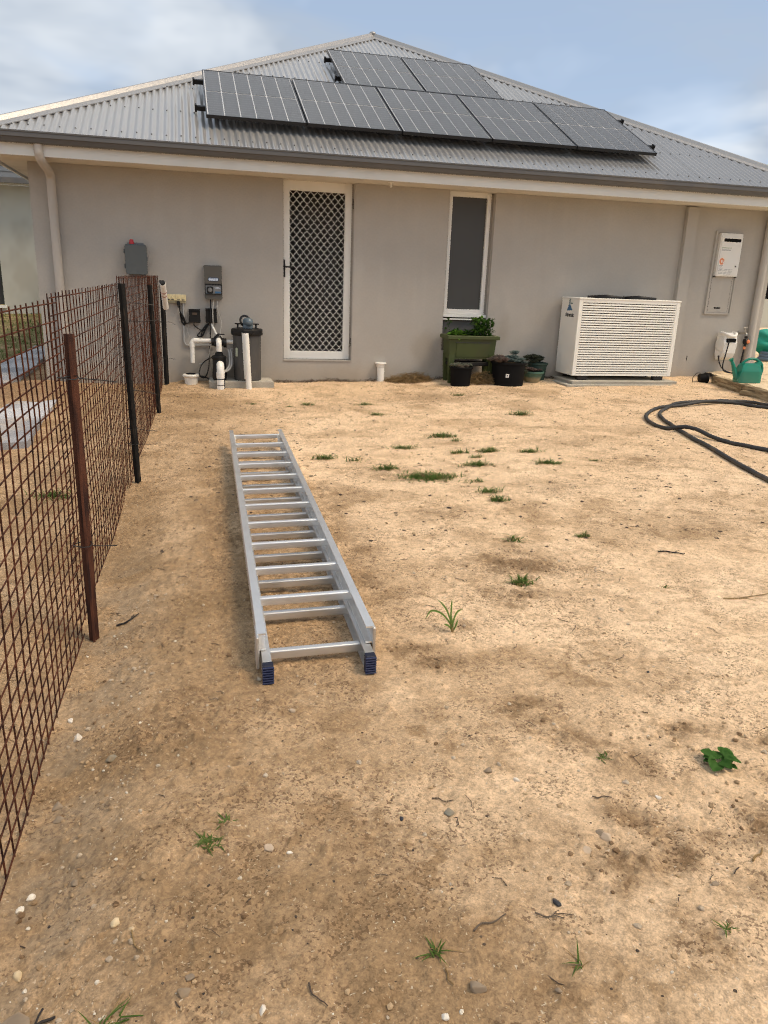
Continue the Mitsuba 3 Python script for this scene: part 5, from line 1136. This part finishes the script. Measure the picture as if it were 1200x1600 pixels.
put('twig_litter', dbr, 'm_twig', label='thin bits of dry stalk and twig scattered on the sand', cat='twigs', kind='stuff')
for i in range(0): pass
STONES = [
 (0.868, -8.366, .020, 'a', 'angular pinkish stone in the dark disturbed sand at lower right'),
 (0.938, -8.337, .017, 'a', 'flat tan stone fragment beside the angular pinkish stone'),
 (-0.275, -7.682, .020, 'd', 'smooth grey-green pebble near the fence, below the nearest picket'),
 (-0.207, -8.320, .0135, 'c', 'round cream pebble on the sand at lower left'),
 (-0.172, -8.358, .009, 'c', 'small oblong cream pebble just right of the round cream pebble'),
 (0.482, -8.659, .022, 'b', 'flat brown stone at the bottom centre right'),
 (-0.060, -8.551, .018, 'b', 'dark grey-brown stone at the bottom, left of centre'),
 (-0.049, -8.516, .015, 'b', 'brown stone just above the dark grey-brown stone at the bottom'),
 (-0.399, -8.347, .015, 'c', 'cream stone pair at the far lower left edge'),
 (-0.380, -8.480, .045, 'b', 'largest rough stone, at the bottom left corner'),
 (-0.403, -7.481, .022, 'e', 'long white stone beside the fence'),
 (-0.433, -7.371, .014, 'e', 'white rounded stone tight against the fence wires'),
 (1.157, -8.222, .012, 'e', 'small white rectangular chip in the sand at right'),
 (0.813, -8.076, .012, 'e', 'small white stone in the sand right of the centre'),
 (0.751, -8.028, .015, 'b', 'grey stone left of the small white stone in the right half'),
 (0.594, -8.163, .016, 'd', 'grey-green stone in a small hollow at the centre'),
 (0.936, -8.314, .014, 'b', 'dark stone above the angular pinkish stone'),
 (-0.436, -8.150, .012, 'e', 'pale stone against the fence at the lower left'),
 (-0.417, -8.125, .015, 'e', 'large white limestone lump by the fence at lower left'),
 (0.078, -8.615, .012, 'e', 'crumbly white lump at the bottom edge, left of centre'),
 (0.403, -8.700, .011, 'e', 'bright white square chip at the bottom edge'),
 (0.728, -8.498, .014, 'f', 'dark blue-grey chip at lower right'),
 (0.465, -8.168, .010, 'f', 'small dark round stone in the centre of the sand'),
 (0.469, -8.144, .008, 'c', 'small yellow stone beside the dark round stone'),
 (1.518, -7.603, .009, 'f', 'dark chip in the pale sand at the right'),
 (1.107, -8.528, .012, 'b', 'brown rounded stone near the lower right edge'),
 (0.632, -8.699, .011, 'b', 'half-buried round stone near the three-bladed sprout'),
 (-0.407, -7.809, .020, 'b', 'tan stone by the fence foot, upper of two'),
 (-0.394, -7.863, .018, 'b', 'tan stone by the fence foot, lower of two'),
 (-0.314, -8.137, .013, 'b', 'grey-tan stone right of the large white limestone lump'),
 (0.257, -7.624, .014, 'a', 'orange-tan stone below the ladder between its feet'),
 (0.129, -8.201, .014, 'a', 'tan stone left of centre below the footprint'),
 (0.175, -8.218, .010, 'e', 'small white stone right of the tan stone left of centre')
]
for n_, c in (('a', (.46, .36, .26)), ('b', (.27, .21, .15)), ('c', (.62, .50, .32)), ('d', (.22, .215, .175)), ('e', (.68, .63, .54)), ('f', (.05, .052, .058))):
    mat('m_stone_'+n_, speck(c, .18, 60, (.33, .22, .12), .5, 25), .9, spec=.2)
for i, (x, y, r, m, lab) in enumerate(STONES):
    rs = np.random.RandomState(900+i); q = rs.randn(14, 3); q /= np.linalg.norm(q, axis=1, keepdims=True); q *= (.8+.35*rs.rand(14))[:, None]
    b = hull(q*V([1, .65+.3*rs.rand(), .5+.2*rs.rand()])*r).subdivide().subdivide(); b = trimesh.Trimesh(b.vertices, b.faces); b = trimesh.smoothing.filter_taubin(b, iterations=3)
    vv = b.vertices*(1+.10*(meshkit.fbm(b.vertices/r*2.5+i, 3, 4)-.5))[:, None]; b = trimesh.Trimesh(vv, b.faces, process=False)
    rot(b, rs.rand()*6.28, [0, 0, 1], [0, 0, 0]); b.apply_translation([x, y, zg(x, y)+r*.16])
    put('stone', b, 'm_stone_'+m, smooth=35, label=lab, cat='stone', group='stones lying in the sand')
TWIGS = [
 (-0.388, -8.520, -0.304, -8.491, .0045, 'm_twig_dark', 'dark branching twig in the bottom left corner', 1),
 (2.270, -6.504, 2.386, -6.563, .0042, 'm_twig_dark', 'dark forked twig lying in the pale sand at the right', 1),
 (2.202, -7.105, 2.436, -7.100, .0028, 'm_straw', 'thin pale branching twig at the right edge', 1),
 (0.521, -8.535, 0.603, -8.509, .0022, 'm_twig', 'curved brown stalk on the sand at lower right', 0),
 (-0.348, -6.718, -0.261, -6.690, .004, 'm_twig_dark', 'dark twig beside the foot of the nearest picket', 1),
 (-0.170, -8.370, -0.146, -8.428, .0016, 'm_straw', 'thin straw stalk below the cream pebbles', 0),
 (0.169, -8.581, 0.196, -8.638, .0018, 'm_twig', 'straight brown stalk at the bottom left of centre', 0),
 (0.435, -8.605, 0.439, -8.644, .0018, 'm_straw', 'pale straw stalk below the small tuft with dry stalk', 0),
 (0.565, -8.101, 0.616, -8.123, .002, 'm_twig', 'thin brown stalk lying left of the grey stone', 0),
 (0.982, -8.188, 1.029, -8.206, .002, 'm_twig', 'thin stalk right of the small white stone', 0),
 (1.239, -8.485, 1.291, -8.453, .003, 'm_straw', 'curved pale stalk near the right edge', 0),
 (0.667, -8.516, 0.722, -8.542, .002, 'm_twig', 'thin forked stalk at lower right beside the dark chip', 1)
]
for i, (x0, y0, x1, y1, r, m, lab, fork) in enumerate(TWIGS):
    rs = np.random.RandomState(60+i); p0, p1 = V([x0, y0, 0]), V([x1, y1, 0]); L = np.linalg.norm(p1-p0); s = V([-(p1-p0)[1], (p1-p0)[0], 0])
    pts = [p0+(p1-p0)*t+s*.10*rs.randn()*(0 < t < 1) for t in (0, .3, .6, 1)]
    pts = spline(pts, 5); pts[:, 2] = hgt(pts[:, 0], pts[:, 1])+r*.8+.003
    g = [tube(pts, np.linspace(r, r*.6, len(pts)), 6)]
    if fork:
        for q in range(2):
            b0 = pts[len(pts)*(q+1)//3]; b1 = b0+(p1-p0)*.22+s*.22*(1 if q else -1); b1[2] = zg(b1[0], b1[1])+.01; g.append(tube([b0, (b0+b1)/2+V([0, 0, .004]), b1], r*.5, 5))
    put('twig', g, m, smooth=50, label=lab, cat='twig', group='twigs on the sand')
